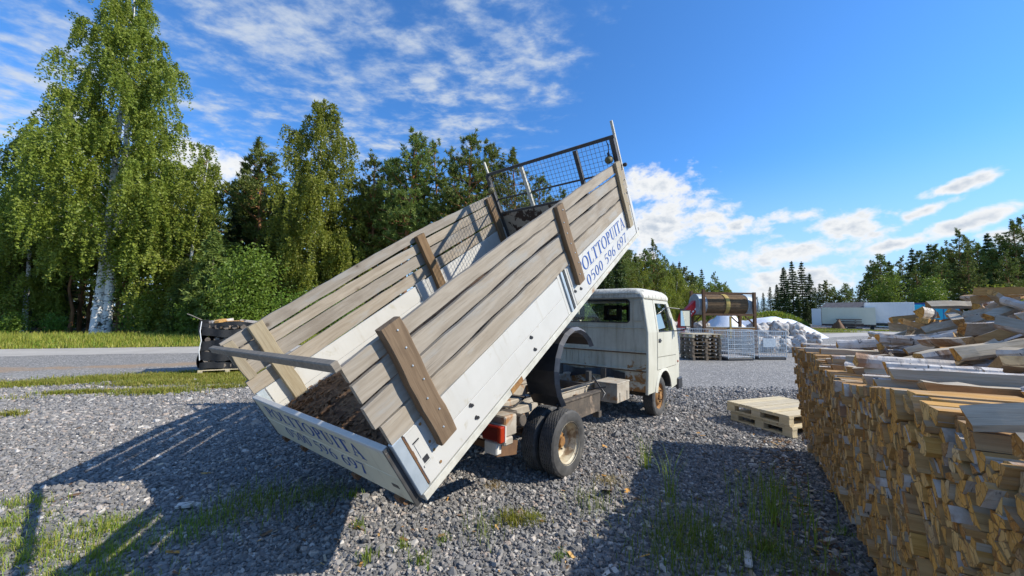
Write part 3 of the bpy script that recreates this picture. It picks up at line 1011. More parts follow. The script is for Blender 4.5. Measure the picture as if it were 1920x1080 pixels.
    q = np.stack([c-A-B, c+A-B*0.5, c+A*0.9+B, c-A*0.8+B], 1)
    q = np.clip(q, [-1.07, 0.005, 0.187], [1.07, 3, 0.5])
    ob = obj_of('bark_chips', np_mesh('bark_chips', q.reshape(-1, 3), 4, 'chip'), bed)
    tag(ob, kind='stuff')
    return bed


bed = build_bed()


# ---- lettering (flat blue print) ---------------------------------------------------------
def stroke(mb, pts, ws):
    """flat strip along pts (2d) with widths ws"""
    n = len(pts)
    ls, rs = [], []
    for i in range(n):
        a, b = Vector(pts[max(i-1, 0)]), Vector(pts[min(i+1, n-1)])
        d = (b-a).normalized()
        nn = Vector((-d.y, d.x))
        p = Vector(pts[i])
        ls.append(p+nn*ws[i]/2)
        rs.append(p-nn*ws[i]/2)
    mb.append([(ls[i], ls[i+1], rs[i+1], rs[i]) for i in range(n-1)])


def rect(mb, x0, x1, y0, y1):
    mb.append([(Vector((x0, y0)), Vector((x1, y0)), Vector((x1, y1)), Vector((x0, y1)))])


def ring(mb, cx, cy, rx, ry, thick, thin, a0=0, a1=360, n=28):
    pts, ws = [], []
    for i in range(n+1):
        a = R(a0+(a1-a0)*i/n)
        pts.append((cx+rx*math.cos(a), cy+ry*math.sin(a)))
        ws.append(thin+(thick-thin)*abs(math.cos(a))**1.5)
    stroke(mb, pts, ws)


def glyph(ch):
    q = []
    T, t = 0.17, 0.06
    if ch in 'IPLTU':
        pass
    if ch == 'I':
        rect(q, 0.09, 0.26, 0, 1); rect(q, 0.02, 0.32, 0, t); rect(q, 0.02, 0.32, 1-t, 1); w = 0.34
    elif ch == 'L':
        rect(q, 0.09, 0.26, 0, 1); rect(q, 0.02, 0.34, 1-t, 1); rect(q, 0.02, 0.58, 0, t)
        stroke(q, [(0.56, 0.0), (0.60, 0.24)], [0.10, 0.03]); w = 0.62
    elif ch == 'T':
        rect(q, 0.25, 0.43, 0, 1); rect(q, 0.17, 0.51, 0, t); rect(q, 0.03, 0.65, 1-t, 1)
        stroke(q, [(0.055, 1.0), (0.02, 0.78)], [0.09, 0.03]); stroke(q, [(0.625, 1.0), (0.66, 0.78)], [0.09, 0.03]); w = 0.68
    elif ch == 'P':
        rect(q, 0.09, 0.26, 0, 1); rect(q, 0.02, 0.36, 0, t); rect(q, 0.02, 0.28, 1-t, 1)
        ring(q, 0.28, 0.735, 0.235, 0.24, T, t, -90, 90, 16); rect(q, 0.2, 0.29, 0.47, 0.52); rect(q, 0.2, 0.29, 0.95, 1.0); w = 0.60
    elif ch == 'U':
        rect(q, 0.09, 0.26, 0.30, 1); rect(q, 0.56, 0.62, 0.30, 1); rect(q, 0.01, 0.33, 1-t, 1); rect(q, 0.47, 0.71, 1-t, 1)
        pts, ws = [], []
        for i in range(17):
            a = R(180+180*i/16)
            pts.append((0.38+0.21*math.cos(a), 0.30+0.27*math.sin(a)))
            ws.append(T*(1-i/16)+0.06*(i/16) if i < 4 or i > 12 else 0.075)
        stroke(q, pts, ws); w = 0.73
    elif ch == 'A':
        stroke(q, [(0.12, 0.02), (0.38, 1.0)], [0.055, 0.055]); stroke(q, [(0.37, 1.0), (0.66, 0.02)], [0.12, 0.15])
        rect(q, 0.2, 0.55, 0.32, 0.37); rect(q, 0.0, 0.25, 0, t); rect(q, 0.50, 0.80, 0, t); w = 0.80
    elif ch == 'O':
        ring(q, 0.42, 0.5, 0.34, 0.48, T, t); w = 0.84
    elif ch == '0':
        ring(q, 0.28, 0.5, 0.20, 0.465, 0.14, t); w = 0.56
    elif ch == '5':
        rect(q, 0.14, 0.50, 0.90, 1.0); stroke(q, [(0.15, 0.97), (0.11, 0.55)], [0.06, 0.06])
        ring(q, 0.24, 0.33, 0.22, 0.29, 0.13, 0.07, 125, -110, 22); w = 0.56
    elif ch in '69':
        ring(q, 0.28, 0.30, 0.20, 0.275, 0.14, t)
        stroke(q, [(0.085, 0.32), (0.10, 0.50), (0.17, 0.70), (0.28, 0.86), (0.47, 0.99)], [0.11, 0.115, 0.105, 0.08, 0.03]); w = 0.56
        if ch == '9':
            q = [[tuple(Vector((0.56-p.x, 1.0-p.y)) for p in f) for f in s] for s in q]
    elif ch == '7':
        rect(q, 0.06, 0.52, 0.89, 1.0); stroke(q, [(0.49, 0.93), (0.36, 0.55), (0.22, 0.0)], [0.06, 0.10, 0.16]); w = 0.56
    else:
        w = 0.30
    return q, w


def lettering(text, width, height, place, parent, slant=0.0, squeeze=None):
    mb = MB()
    x = 0
    runs = []
    for ch in text:
        q, w = glyph(ch)
        runs.append((x, q))
        x += w + 0.07
    sx, sy = width/(x-0.07), height
    k = 0
    for x0, q in runs:
        mb = MB()
        for s in q:
            for f in s:
                k += 1
                e = (k % 7)*0.00007
                mb.ngon([place((p[0]+x0+slant*p[1])*sx, p[1]*sy, e) for p in f])
        if q:
            mb.build('letter', ['text_blue'], parent)


# tailgate (faces backward): reads from the truck's left to its right
lettering('POLTTOPUITA', 1.66, 0.128, lambda a, b, e: (-0.90+a, -0.0352-e, 0.288+b), bed, 0.0)
lettering('0500 596 697', 1.34, 0.118, lambda a, b, e: (-0.70+a, -0.0352-e, 0.098+b), bed, 0.0)
# right drop side
lettering('POLTTOPUITA', 1.42, 0.150, lambda a, b, e: (1.1285+e, 2.535+a, 0.285+b), bed, 0.0)
lettering('0500 596 697', 1.26, 0.122, lambda a, b, e: (1.1285+e, 2.65+a, 0.105+b), bed, 0.0)

# ---- wheels ------------------------------------------------------------------------------
def make_tyre():
    """tyre about the x axis, outer side +x, 0.19 wide"""
    hw = 0.093
    prof = [(0.208, hw-0.018), (0.235, hw-0.004), (0.28, hw), (0.315, hw-0.006), (0.333, hw-0.02)]
    xs = np.linspace(hw-0.026, -(hw-0.026), 11)
    tread = []
    for i, x in enumerate(xs):
        r = 0.339 - 0.006*(abs(x)/hw)**2
        tread += [(r, x+0.0062), (r, x-0.0062)] if i < 10 else [(r, x+0.0062), (r, x-0.004)]
        if i < 10:
            tread += [(r-0.008, x-0.0066), (r-0.008, xs[i+1]+0.0066)]
    back = [(r, -x) for (r, x) in reversed(prof)]
    P = prof + tread + back
    nt0, nt1 = len(prof), len(prof)+len(tread)

    def fn(k, j, r):
        if nt0 <= j < nt1 and r > 0.33:
            row = (j-nt0)//4
            if (k + row*2) % 4 == 0:
                return r-0.007
        return r
    mb = MB()
    mb.lathe(P, 112, 'x', fn=fn)
    return mesh_of('tyre', mb.v, mb.f, mb.m, ['rubber'], smooth=28)


def make_rim(kind):
    mb = MB()
    if kind == 'dish':                     # outer rear wheel: deep dish
        prof = [(0.205, 0.06), (0.219, 0.083), (0.222, 0.076), (0.212, 0.065), (0.196, 0.05), (0.192, 0.015), (0.181, -0.005), (0.177, -0.05), (0.160, -0.065), (0.120, -0.072), (0.118, -0.068)]
        mb.lathe(prof, 56, 'x')
        mb.lathe([(0.118, -0.068), (0.10, -0.05), (0.09, -0.035), (0.05, -0.028), (0.048, 0.0), (0.0, 0.004)], 32, 'x', mi=1)
        for i in range(6):
            a = 2*math.pi*i/6
            c = (-0.046, 0.082*math.cos(a), 0.082*math.sin(a))
            mb.tube([c, (-0.015, c[1], c[2])], 0.011, 6, 2)
        for i in range(5):
            a = 2*math.pi*(i+0.35)/5
            c = (0.140*math.cos(a), 0.140*math.sin(a))
            pts = [(-0.0645, c[0]+0.022*math.cos(b), c[1]+0.022*math.sin(b)) for b in np.linspace(0, 2*math.pi, 10)[:-1]]
            mb.ngon(pts, 3)
        mats = ['rim_cream', 'rust', 'dark_steel', 'black_plastic']
    else:                                  # front wheel: hub stands proud
        prof = [(0.205, 0.05), (0.219, 0.083), (0.221, 0.076), (0.208, 0.062), (0.195, 0.045), (0.188, 0.03), (0.165, 0.045), (0.135, 0.075), (0.12, 0.083), (0.105, 0.082)]
        mb.lathe(prof, 56, 'x')
        mb.lathe([(0.105, 0.082), (0.085, 0.075), (0.06, 0.078), (0.055, 0.10), (0.03, 0.108), (0.0, 0.11)], 32, 'x', mi=1)
        for i in range(6):
            a = 2*math.pi*i/6
            c = (0.076, 0.09*math.cos(a), 0.09*math.sin(a))
            mb.tube([c, (0.108, c[1], c[2])], 0.012, 6, 2)
        for i in range(5):
            a = 2*math.pi*(i+0.2)/5
            c = (0.163*math.cos(a), 0.163*math.sin(a))
            pts = [(0.049, c[0]+0.018*math.cos(b), c[1]+0.018*math.sin(b)) for b in np.linspace(0, 2*math.pi, 10)[:-1]]
            mb.ngon(pts, 3)
        mats = ['rust', 'rust', 'rust_dark', 'black_plastic']
    return mesh_of('rim', mb.v, mb.f, mb.m, mats, smooth=35)


tyre_me, rim_d, rim_f = make_tyre(), make_rim('dish'), make_rim('hub')
RA, FA = 0.06, 3.18


def wheel(x, y, rim, flip, label):
    ax = obj_of('tyre', tyre_me, truck, (x, y, 0.338), (rng.uniform(0, 3), 0, math.pi if flip else 0))
    obj_of('rim', rim, ax)
    ax.name = 'wheel'
    ax['label'] = label
    return ax


wheel(0.925, RA, rim_d, False, 'outer rear wheel with deep cream rim')
wheel(0.70, RA, rim_d, False, 'inner twin rear wheel')
wheel(-0.925, RA, rim_d, True, 'outer rear wheel on the far side')
wheel(-0.70, RA, rim_d, True, 'inner twin rear wheel on the far side')
wheel(0.83, FA, rim_f, False, 'front wheel with rusty orange hub')
wheel(-0.83, FA, rim_f, True, 'front wheel on the far side')


# ---- chassis -----------------------------------------------------------------------------
def build_chassis():
    for x, m in ((0.40, 'chassis_pale'), (-0.40, 'chassis_pale')):
        mb = MB()
        mb.box(x-0.03, x+0.03, -1.05, 3.9, 0.50, 0.655)
        mb.box(x-0.045, x+0.045, -1.05, 2.42, 0.656, 0.69)
        mb.build('frame_rail', [m], truck, bevel=0.004)
    mb = MB()
    for y in (-0.95, -0.35, 0.45, 1.15, 1.9):
        mb.box(-0.369, 0.369, y-0.03, y+0.03, 0.53, 0.63)
    mb.tube([(-0.86, RA, 0.338), (0.86, RA, 0.338)], 0.055, 10)
    mb.lathe([(0.0, -0.13), (0.09, -0.10), (0.13, 0.0), (0.09, 0.10), (0.0, 0.13)], 14, 'x', (0, RA, 0.34))
    mb.tube([(-0.8, FA, 0.34), (0.8, FA, 0.34)], 0.045, 8)
    mb.tube([(0, RA, 0.36), (0, 2.2, 0.48)], 0.04, 8)
    mb.build('axle_and_shaft', ['chassis_paint'], truck, smooth=40)
    for x in (0.52, -0.52):                       # leaf springs
        mb = MB()
        for k in range(4):
            hl = 0.62-0.13*k
            pts = [(x, RA+hl*t, 0.43+0.10*t*t*(hl/0.62)**2-0.014*k) for t in np.linspace(-1, 1, 9)]
            for a, b in zip(pts, pts[1:]):
                mb.bar(a, b, 0.06, 0.012)
        mb.build('leaf_spring', ['rust_dark'], truck)
    # tipping hinge, subframe behind the axle
    mb = MB()
    mb.box(0.30, 0.62, -1.02, -0.75, 0.692, 0.83)
    mb.box(-0.62, -0.30, -1.02, -0.75, 0.692, 0.83)
    mb.tube([(-0.75, -0.90, 0.86), (0.75, -0.90, 0.86)], 0.035, 10)
    mb.build('tipping_hinge', ['chassis_paint'], truck, bevel=0.004)
    mb = MB()
    mb.box(0.46, 0.70, -0.62, -0.18, 0.66, 0.74)
    mb.box(0.46, 0.62, -0.58, -0.25, 0.742, 0.80)
    mb.build('subframe_bracket', ['chassis_pale'], truck, bevel=0.01)
    # tipping ram
    mb = MB()
    mb.tube([(0, 1.0, 0.45), (0, 0.62, 1.25)], 0.065, 12)
    mb.tube([(0, 0.62, 1.25), (0, 0.42, 1.70)], 0.045, 12, 1)
    mb.build('tipping_ram', ['chassis_paint', 'galvanised'], truck, smooth=40)
    # outrigger beam ahead of the rear wheels
    mb = MB()
    mb.box(0.735, 0.775, 0.30, 1.24, 0.425, 0.665)
    mb.box(0.70, 0.79, 0.30, 1.235, 0.666, 0.69)
    mb.box(0.70, 0.79, 1.17, 1.25, 0.345, 0.424)
    mb.build('side_beam', ['chassis_paint'], truck, bevel=0.004)
    mb = MB()
    mb.box(0.44, 0.735, 1.12, 1.17, 0.52, 0.60)
    mb.box(0.44, 0.735, 0.42, 0.47, 0.52, 0.60)
    build_split(mb, 'outrigger', ['rust_dark'], truck)
    # battery box
    mb = MB()
    mb.box(0.50, 0.845, 1.62, 2.05, 0.46, 0.715)
    mb.box(0.495, 0.85, 1.612, 2.058, 0.716, 0.735)
    mb.box(0.846, 0.855, 1.70, 1.715, 0.47, 0.60)
    mb.box(0.846, 0.855, 1.95, 1.965, 0.47, 0.60)
    mb.build('battery_box', ['chassis_pale'], truck, bevel=0.008)
    mb = MB()
    mb.tube([(0.50, 1.55, 0.82), (0.62, 1.54, 0.68), (0.72, 1.50, 0.60), (0.70, 1.45, 0.52)], 0.012, 6)
    mb.tube([(0.45, 1.50, 0.62), (0.60, 1.48, 0.66), (0.76, 1.46, 0.70)], 0.010, 6)
    mb.build('cable', ['black_plastic'], truck, smooth=60)
    mb = MB()
    mb.box(0.36, 0.44, 2.10, 2.16, 0.692, 0.86)
    mb.box(-0.44, -0.36, 2.10, 2.16, 0.692, 0.86)
    mb.box(0.30, 0.36, 1.72, 1.80, 0.70, 0.84)
    build_split(mb, 'bed_rest', ['dark_steel'], truck)
    # hoses and springs seen below the bed
    mb = MB()
    mb.tube([(0.12, 0.9, 0.52), (0.30, 0.55, 0.70), (0.22, 0.30, 0.92), (0.05, 0.45, 1.2)], 0.013, 6)
    mb.tube([(0.48, 2.2, 0.70), (0.50, 1.6, 0.74), (0.47, 1.0, 0.71), (0.50, 0.4, 0.73)], 0.011, 6)
    mb.tube([(0.62, -0.2, 0.80), (0.66, -0.45, 0.74), (0.70, -0.7, 0.80), (0.74, -0.9, 0.74)], 0.010, 6)
    build_split(mb, 'hose', ['black_plastic'], truck, smooth=60)
    for x in (0.56, -0.56):
        mb = MB()
        mb.tube([(x, 0.30, 0.36), (x, 0.16, 0.64)], 0.032, 10)
        mb.tube([(x, 0.25, 0.46), (x, 0.14, 0.68)], 0.022, 10)
        mb.build('shock_absorber', ['chassis_paint'], truck, smooth=50)
    # exhaust and spare parts under the bed
    mb = MB()
    mb.tube([(-0.2, 2.2, 0.42), (-0.25, 1.2, 0.40)], 0.03, 8)
    mb.tube([(-0.25, 1.2, 0.40), (-0.25, 0.6, 0.40)], 0.08, 10)
    mb.build('exhaust', ['rust_dark'], truck, smooth=40)
    mb = MB()
    mb.box(-0.62, -0.46, 1.4, 2.1, 0.42, 0.66)
    mb.build('fuel_tank', ['dark_steel'], truck, bevel=0.03)
    # tail lamps with bracket
    for s in (1, -1):
        cx = 0.835*s
        mb = MB()
        mb.box(cx-0.11, cx+0.11, -0.985, -0.93, 0.575, 0.705)
        hw = mb.build('tail_lamp', ['red_lens'], truck, bevel=0.012)
        hw['label'] = 'red and orange tail lamp'
        xo0, xo1 = (cx+0.075, cx+0.117) if s > 0 else (cx-0.117, cx-0.075)
        MB().box(xo0, xo1, -0.989, -0.926, 0.572, 0.708).build('orange_lens', ['orange_lens'], hw, bevel=0.008)
        MB().box(cx-0.115, cx+0.121 if s > 0 else cx+0.115, -0.929, -0.915, 0.57, 0.711).build('lamp_base', ['white_lens'], hw)
        mb = MB()
        mb.box(cx-0.08, cx+0.10, -0.91, -0.74, 0.60, 0.78)
        mb.box(cx-0.02, cx+0.11, -0.915, -0.80, 0.53, 0.60)
        mb.build('lamp_bracket', ['chassis_pale'], truck, bevel=0.012)
        mb = MB()
        mb.tube([(cx-0.04, -0.62, 0.69), (cx+0.08, -0.62, 0.69)], [0.055, 0.055], 16)
        mb.box(cx-0.22, cx-0.02, -0.75, -0.58, 0.60, 0.76)
        mb.build('spring_hanger', ['chassis_paint'], truck, bevel=0.008)
        MB().box(cx-0.09, cx+0.06, -0.97, -0.90, 0.455, 0.565).build('number_plate_lamp', ['white_lens'], truck, bevel=0.01)
    mb = MB()
    mb.bar((0.86, -0.93, 0.50), (0.70, -0.45, 0.36), 0.02, 0.13)
    mb.bar((-0.86, -0.93, 0.50), (-0.70, -0.45, 0.36), 0.02, 0.13)
    mb.box(-0.85, 0.85, -0.92, -0.88, 0.475, 0.53)
    mb.build('rear_underrun', ['rust_dark'], truck)
    # mudguards: they rise with the bed
    for s in (1, -1):
        prof = [(0.70, 1.335), (0.62, 1.43), (0.50, 1.505), (0.36, 1.545), (0.22, 1.535), (0.08, 1.475), (-0.03, 1.37), (-0.10, 1.23), (-0.125, 1.09), (-0.11, 0.95), (-0.06, 0.82), (0.03, 0.70)]
        mb = MB()
        for (a, b) in zip(prof, prof[1:]):
            for (xa, xb, dz) in ((0.56, 0.93, 0.0), (0.93, 0.945, -0.0)):
                pass
            q = [(0.56, a), (0.93, a), (0.93, b), (0.56, b)]
            mb.ngon([(s*x, p[0], p[1]) for x, p in q])
            # inner skin
            ca = (0.30, 1.05)
            sa = [(p[0]+(ca[0]-p[0])*0.045, p[1]+(ca[1]-p[1])*0.045) for p in (a, b)]
            mb.ngon([(s*0.56, *sa[0]), (s*0.56, *sa[1]), (s*0.93, *sa[1]), (s*0.93, *sa[0])])
            # flank towards the middle of the truck
            mb.ngon([(s*0.56, *a), (s*0.56, *b), (s*0.56, 0.28, 1.1)])
        ob = mb.build('mudguard', ['black_plastic'], truck, smooth=50)
        mb = MB()
        ca = (0.30, 1.05)
        pin = [(p[0]+(ca[0]-p[0])*0.13, p[1]+(ca[1]-p[1])*0.13) for p in prof]
        for i in range(len(prof)-1):
            a, b, c, d = prof[i], prof[i+1], pin[i+1], pin[i]
            mb.ngon([(s*0.931, *a), (s*0.975, *((a[0]+d[0])/2, (a[1]+d[1])/2)), (s*0.975, *((b[0]+c[0])/2, (b[1]+c[1])/2)), (s*0.931, *b)])
            mb.ngon([(s*0.975, *((a[0]+d[0])/2, (a[1]+d[1])/2)), (s*0.931, *d), (s*0.931, *c), (s*0.975, *((b[0]+c[0])/2, (b[1]+c[1])/2))])
        mb.build('mudguard_lip', ['mudguard_lip'], ob, smooth=60)
        mb = MB()
        mb.bar((s*0.90, 0.0, 0.76), (s*0.88, 0.10, 0.62), 0.012, 0.10)
        mb.bar((s*0.60, 0.1, 1.48), (s*0.60, -0.05, 0.80), 0.03, 0.03)
        mb.build('mud_flap', ['black_plastic'], ob)


basic('mudguard_lip', (0.20, 0.20, 0.205), (0.13, 0.13, 0.135), 8.0, 0.35, bump=0.03)
build_chassis()


# ---- cab ---------------------------------------------------------------------------------
def build_cab():
    XS = 0.985                                     # half width at the belt
    BELT, EAVE = 1.42, 1.985
    XT = 0.90                                      # half width at the eaves

    def xs(z):
        if z >= BELT:
            return XS-(XS-XT)*(z-BELT)/(EAVE-BELT)
        return XS - 0.015*max(0, (0.9-z))/0.5
    Yb = 2.47                                      # rear wall

    arch = [(FA+0.02+0.36*math.cos(a), 0.40+0.37*math.sin(a)) for a in np.linspace(R(8), R(172), 15)]
    mb = MB()
    for s in (1, -1):
        P = lambda p: (s*xs(p[1]), p[0], p[1])
        # quarter panel, arch surround, front corner below the belt (door opening covered by the door)
        low = [(Yb, 0.49), (Yb, BELT), (2.872, BELT), (2.872, 0.80)] + [(2.872, 0.62)] + [p for p in reversed(arch) if p[0] < 2.93][:0]
        mb.ngon([P((Yb, 0.47)), P((Yb, 0.9)), P((2.872, 0.9)), P((2.872, 0.47))])
        mb.ngon([P((Yb, 0.9)), P((Yb, BELT)), P((2.872, BELT)), P((2.872, 0.9))])
        low = [(2.872, 0.47), (2.872, 0.80), (3.90, 0.80), (4.09, 0.80), (4.06, 0.46), (3.62, 0.42)] + arch + [(2.86, 0.455)]
        mb.ngon([(s*(XS-0.006), p[0], p[1]) for p in low])
        mb.ngon([P((3.88, 0.80)), P((3.88, BELT)), P((3.97, BELT)), P((4.07, 1.02)), P((4.09, 0.80))])
        # arch lip
        for a, b in zip(arch, arch[1:]):
            ia, ib = [(FA+0.02+(p[0]-FA-0.02)*0.93, 0.40+(p[1]-0.40)*0.93) for p in (a, b)]
            mb.ngon([(s*(XS-0.004), *a), (s*(XS+0.014), *a), (s*(XS+0.014), *b), (s*(XS-0.004), *b)])
            oa, ob = [(FA+0.02+(p[0]-FA-0.02)*1.16, 0.40+(p[1]-0.40)*1.16) for p in (a, b)]
            mb.ngon([(s*(XS+0.014), *a), (s*(XS-0.005), *oa), (s*(XS-0.005), *ob), (s*(XS+0.014), *b)])
        # pillars above the belt
        tz = EAVE
        mb.ngon([P((Yb, BELT)), (s*XT, Yb+0.02, tz), (s*XT, 2.90, tz), P((2.872, BELT))])
        mb.ngon([P((3.86, BELT)), (s*XT, 3.58, tz), (s*XT, 3.66, tz), P((3.97, BELT))])
        # inside of the rear pillar
        mb.ngon([(s*(XS-0.05), 2.88, BELT), (s*(XT-0.05), 2.90, tz), (s*XT, 2.90, tz), (s*XS, 2.872, BELT)])
    # front face below the windscreen
    pr = [(3.97, BELT), (4.07, 1.02), (4.10, 0.80), (4.06, 0.46)]
    for a, b in zip(pr, pr[1:]):
        mb.ngon([(-xs(a[1]), *a), (xs(a[1]), *a), (xs(b[1]), *b), (-xs(b[1]), *b)])
    # header over the screen
    mb.ngon([(-XT, 3.66, EAVE), (XT, 3.66, EAVE), (XT-0.02, 3.70, 1.93), (-XT+0.02, 3.70, 1.93)])
    # floor
    mb.box(-0.90, 0.90, Yb+0.02, 2.86, 0.52, 0.62, 1)
    mb.box(-0.90, 0.90, 3.60, 4.04, 0.50, 0.58, 1)
    mb.box(-0.60, 0.60, 2.862, 3.598, 0.52, 0.90, 1)
    cab = mb.build('cab_body', ['cab_paint', 'interior'], truck, smooth=40)

    # rear wall around the window, with ribs
    wx0, wx1, wz0, wz1 = -0.70, 0.70, 1.565, 1.955
    mb = MB()
    t = 0.03
    y0, y1 = Yb-0.012, Yb+0.018
    xt = lambda z: xs(z)-0.004
    zs = [0.50, 0.66, 0.84, 1.12, 1.49, wz0]
    for a, b in zip(zs, zs[1:]):
        mb.prism([(-xt(a), a), (xt(a), a), (xt(b), b), (-xt(b), b)], lambda p: (p[0], y0, p[1]), lambda p: (p[0], y1, p[1]))
    mb.prism([(wx1, wz0), (xt(wz0), wz0), (xt(EAVE), EAVE), (wx1, EAVE)], lambda p: (p[0], y0, p[1]), lambda p: (p[0], y1, p[1]))
    mb.prism([(-xt(wz0), wz0), (wx0, wz0), (wx0, EAVE), (-xt(EAVE), EAVE)], lambda p: (p[0], y0, p[1]), lambda p: (p[0], y1, p[1]))
    mb.box(wx0, wx1, y0, y1, wz1, EAVE)
    wall = mb.build('rear_wall', ['cab_rear'], truck)
    mb = MB()
    for z, h, d in ((1.49, 0.016, 0.014), (1.115, 0.022, 0.022), (0.84, 0.026, 0.028), (0.66, 0.014, 0.014)):
        mb.box(-0.955, 0.955, y0-d, y0-0.0005, z-h/2, z+h/2)
    for x in np.linspace(-0.86, 0.86, 15):
        mb.box(x-0.014, x+0.014, y0-0.008, y0-0.0005, 0.875, 1.085)
    mb.box(0.76, 0.90, y0-0.012, y0-0.0005, 1.60, 1.93)
    mb.box(-0.90, -0.76, y0-0.012, y0-0.0005, 1.60, 1.93)
    mb.build('wall_rib', ['cab_rear'], wall, bevel=0.004)
    mb = MB()
    mb.box(-0.955, 0.955, y0-0.0235, y0-0.0125, 1.089, 1.1035)
    mb.box(-0.955, 0.955, y0-0.030, y0-0.018, 0.812, 0.8265)
    mb.build('rib_dark_strip', ['rust_dark'], wall)  # dark strips just below two of the wall ribs
    # crumpled lower sheet
    mb = MB()
    n = 26
    r3 = random.Random(5)
    top, bot = [], []
    for i in range(n+1):
        x = -0.93+1.55*i/n
        top.append((x, y0-0.032, 0.80+0.02*math.sin(x*7)+r3.uniform(-.006, .006)))
        bot.append((x, y0-0.05-0.03*math.sin(x*9), 0.66+0.05*math.sin(x*5+1)))
    for i in range(n):
        mb.ngon([top[i], top[i+1], bot[i+1], bot[i]])
    mb.build('crumpled_sheet', ['black_plastic'], wall)
    # rear corner pillars (rounded darker vertical edge)
    for s in (1, -1):
        mb = MB()
        mb.tube([(s*(xs(z)-0.012), Yb-0.006, z) for z in (0.47, 0.9, BELT)] + [(s*(XT-0.012), Yb+0.012, EAVE)], 0.026, 10)
        mb.build('corner_edge', ['cab_paint'], truck, smooth=60)

    # rear window: glass + rubber seal
    gl = MB().box(wx0+0.012, wx1-0.012, Yb-0.002, Yb+0.002, wz0+0.012, wz1-0.012).build('rear_window', ['glass'], truck)
    mb = MB()
    rr = 0.06
    cs = [(wx1-rr, wz1-rr, 0), (wx0+rr, wz1-rr, 90), (wx0+rr, wz0+rr, 180), (wx1-rr, wz0+rr, 270)]
    loop = []
    for cx, cz, a0 in cs:
        for k in range(6):
            a = R(a0+18*k)
            loop.append((cx+rr*math.cos(a), cz+rr*math.sin(a)))
    nl = len(loop)
    for k in range(nl):
        a, b = loop[k], loop[(k+1) % nl]
        cc = lambda p: (p[0]*0.972, 1.76+(p[1]-1.76)*0.915)
        mb.prism([a, b, cc(b), cc(a)], lambda p: (p[0], y0-0.006, p[1]), lambda p: (p[0], y1+0.004, p[1]))
        # fill the corners outside the rounded loop
    for cx, cz, sx, sz in ((wx1, wz1, 1, 1), (wx0, wz1, -1, 1), (wx0, wz0, -1, -1), (wx1, wz0, 1, -1)):
        arc = [(cx-sx*rr+sx*rr*math.cos(R(a)), cz-sz*rr+sz*rr*math.sin(R(a))) for a in range(0, 91, 18)]
        mb.prism([(cx, cz)] + arc, lambda p: (p[0], y0-0.002, p[1]), lambda p: (p[0], y1-0.001, p[1]), 1)
    mb.build('window_seal', ['black_plastic', 'cab_rear'], gl)
    # windscreen
    mb = MB()
    mb.prism([(-0.86, 0), (0.86, 0), (0.80, 1), (-0.80, 1)], lambda p: (p[0], 3.965-0.28*p[1], BELT+0.01+0.50*p[1]), lambda p: (p[0], 3.971-0.28*p[1], BELT+0.01+0.50*p[1]))
    mb.build('windscreen', ['glass'], truck)
    # doors
    for s in (1, -1):
        xo = lambda z: xs(z)+0.006
        mb = MB()
        arc_d = [(p[0], p[1]+0.02) for p in arch if 2.885 < p[0] < 3.87]
        arc_d = [(2.885, 0.80)]
        up = [(2.880, 1.018), (3.895, 0.995), (3.895, BELT-0.005), (2.880, BELT-0.005)]
        lo = [(2.880, 0.81), (3.895, 0.81), (3.895, 0.985), (2.880, 1.008)]
        for poly in (up, lo):
            mb.prism(poly, lambda p: (s*xo(p[1]), p[0], p[1]), lambda p: (s*(xs(p[1])-0.03), p[0], p[1]))
        # window frame
        zt = 1.955
        xw = lambda p: (s*(xs(p[1])+0.004), p[0], p[1])
        xi = lambda p: (s*(xs(p[1])-0.02), p[0], p[1])
        for poly in ([(2.880, BELT-0.004), (2.955, BELT-0.004), (2.975, zt), (2.905, zt)],
                     [(3.80, BELT-0.004), (3.862, BELT-0.004), (3.60, zt), (3.54, zt)],
                     [(2.975, zt-0.055), (3.575, zt-0.055), (3.54, zt), (2.975, zt)]):
            mb.prism(poly, xw, xi)
        d = mb.build('door', ['cab_paint'], truck, smooth=40)
        mb = MB()
        mb.box(s*(XS+0.004) if s > 0 else s*(XS+0.02), s*(XS+0.02) if s > 0 else s*(XS+0.004), 2.93, 3.05, 1.265, 1.285)
        mb.box(s*(XS+0.003) if s > 0 else s*(XS+0.010), s*(XS+0.010) if s > 0 else s*(XS+0.003), 2.925, 3.04, 1.245, 1.31)
        mb.build('door_handle', ['black_plastic'], d)
        mb = MB()
        mb.ngon([(s*(xs(p[1])-0.008), *p) for p in ((2.95, BELT), (3.81, BELT), (3.565, 1.905), (2.972, 1.905))])
        mb.build('door_window', ['glass'], d)
        mb = MB()
        mb.tube([(s*(XS+0.002), 2.95, BELT+0.004), (s*(XS+0.002), 3.80, BELT+0.004)], 0.009, 6)
        mb.tube([(s*(xs(BELT)+0.003), 3.60, BELT), (s*(xs(1.86)+0.003), 3.54, 1.86)], 0.008, 6)
        mb.build('window_rubber', ['black_plastic'], d)
    # roof shell
    mb = MB()
    def outline(inset, y0, y1, hx, z, rad):
        pts = []
        for cx, cy, a0 in ((hx-rad, y1-rad, 0), (-hx+rad, y1-rad, 90), (-hx+rad, y0+rad, 180), (hx-rad, y0+rad, 270)):
            for k in range(6):
                a = R(a0+18*k)
                pts.append((cx+rad*math.cos(a), cy+rad*math.sin(a), z))
        return pts
    lv = [(0, Yb-0.03, 3.70, 0.925, EAVE-0.012, 0.06), (0, Yb-0.035, 3.705, 0.93, EAVE+0.02, 0.08), (0, Yb-0.02, 3.69, 0.91, 2.055, 0.10), (0, Yb+0.02, 3.63, 0.87, 2.105, 0.14),
          (0, Yb+0.10, 3.52, 0.78, 2.135, 0.2), (0, Yb+0.3, 3.3, 0.55, 2.147, 0.2)]
    rings = [outline(*a) for a in lv]
    n = len(rings[0])
    for r_ in rings:
        mb.v += r_
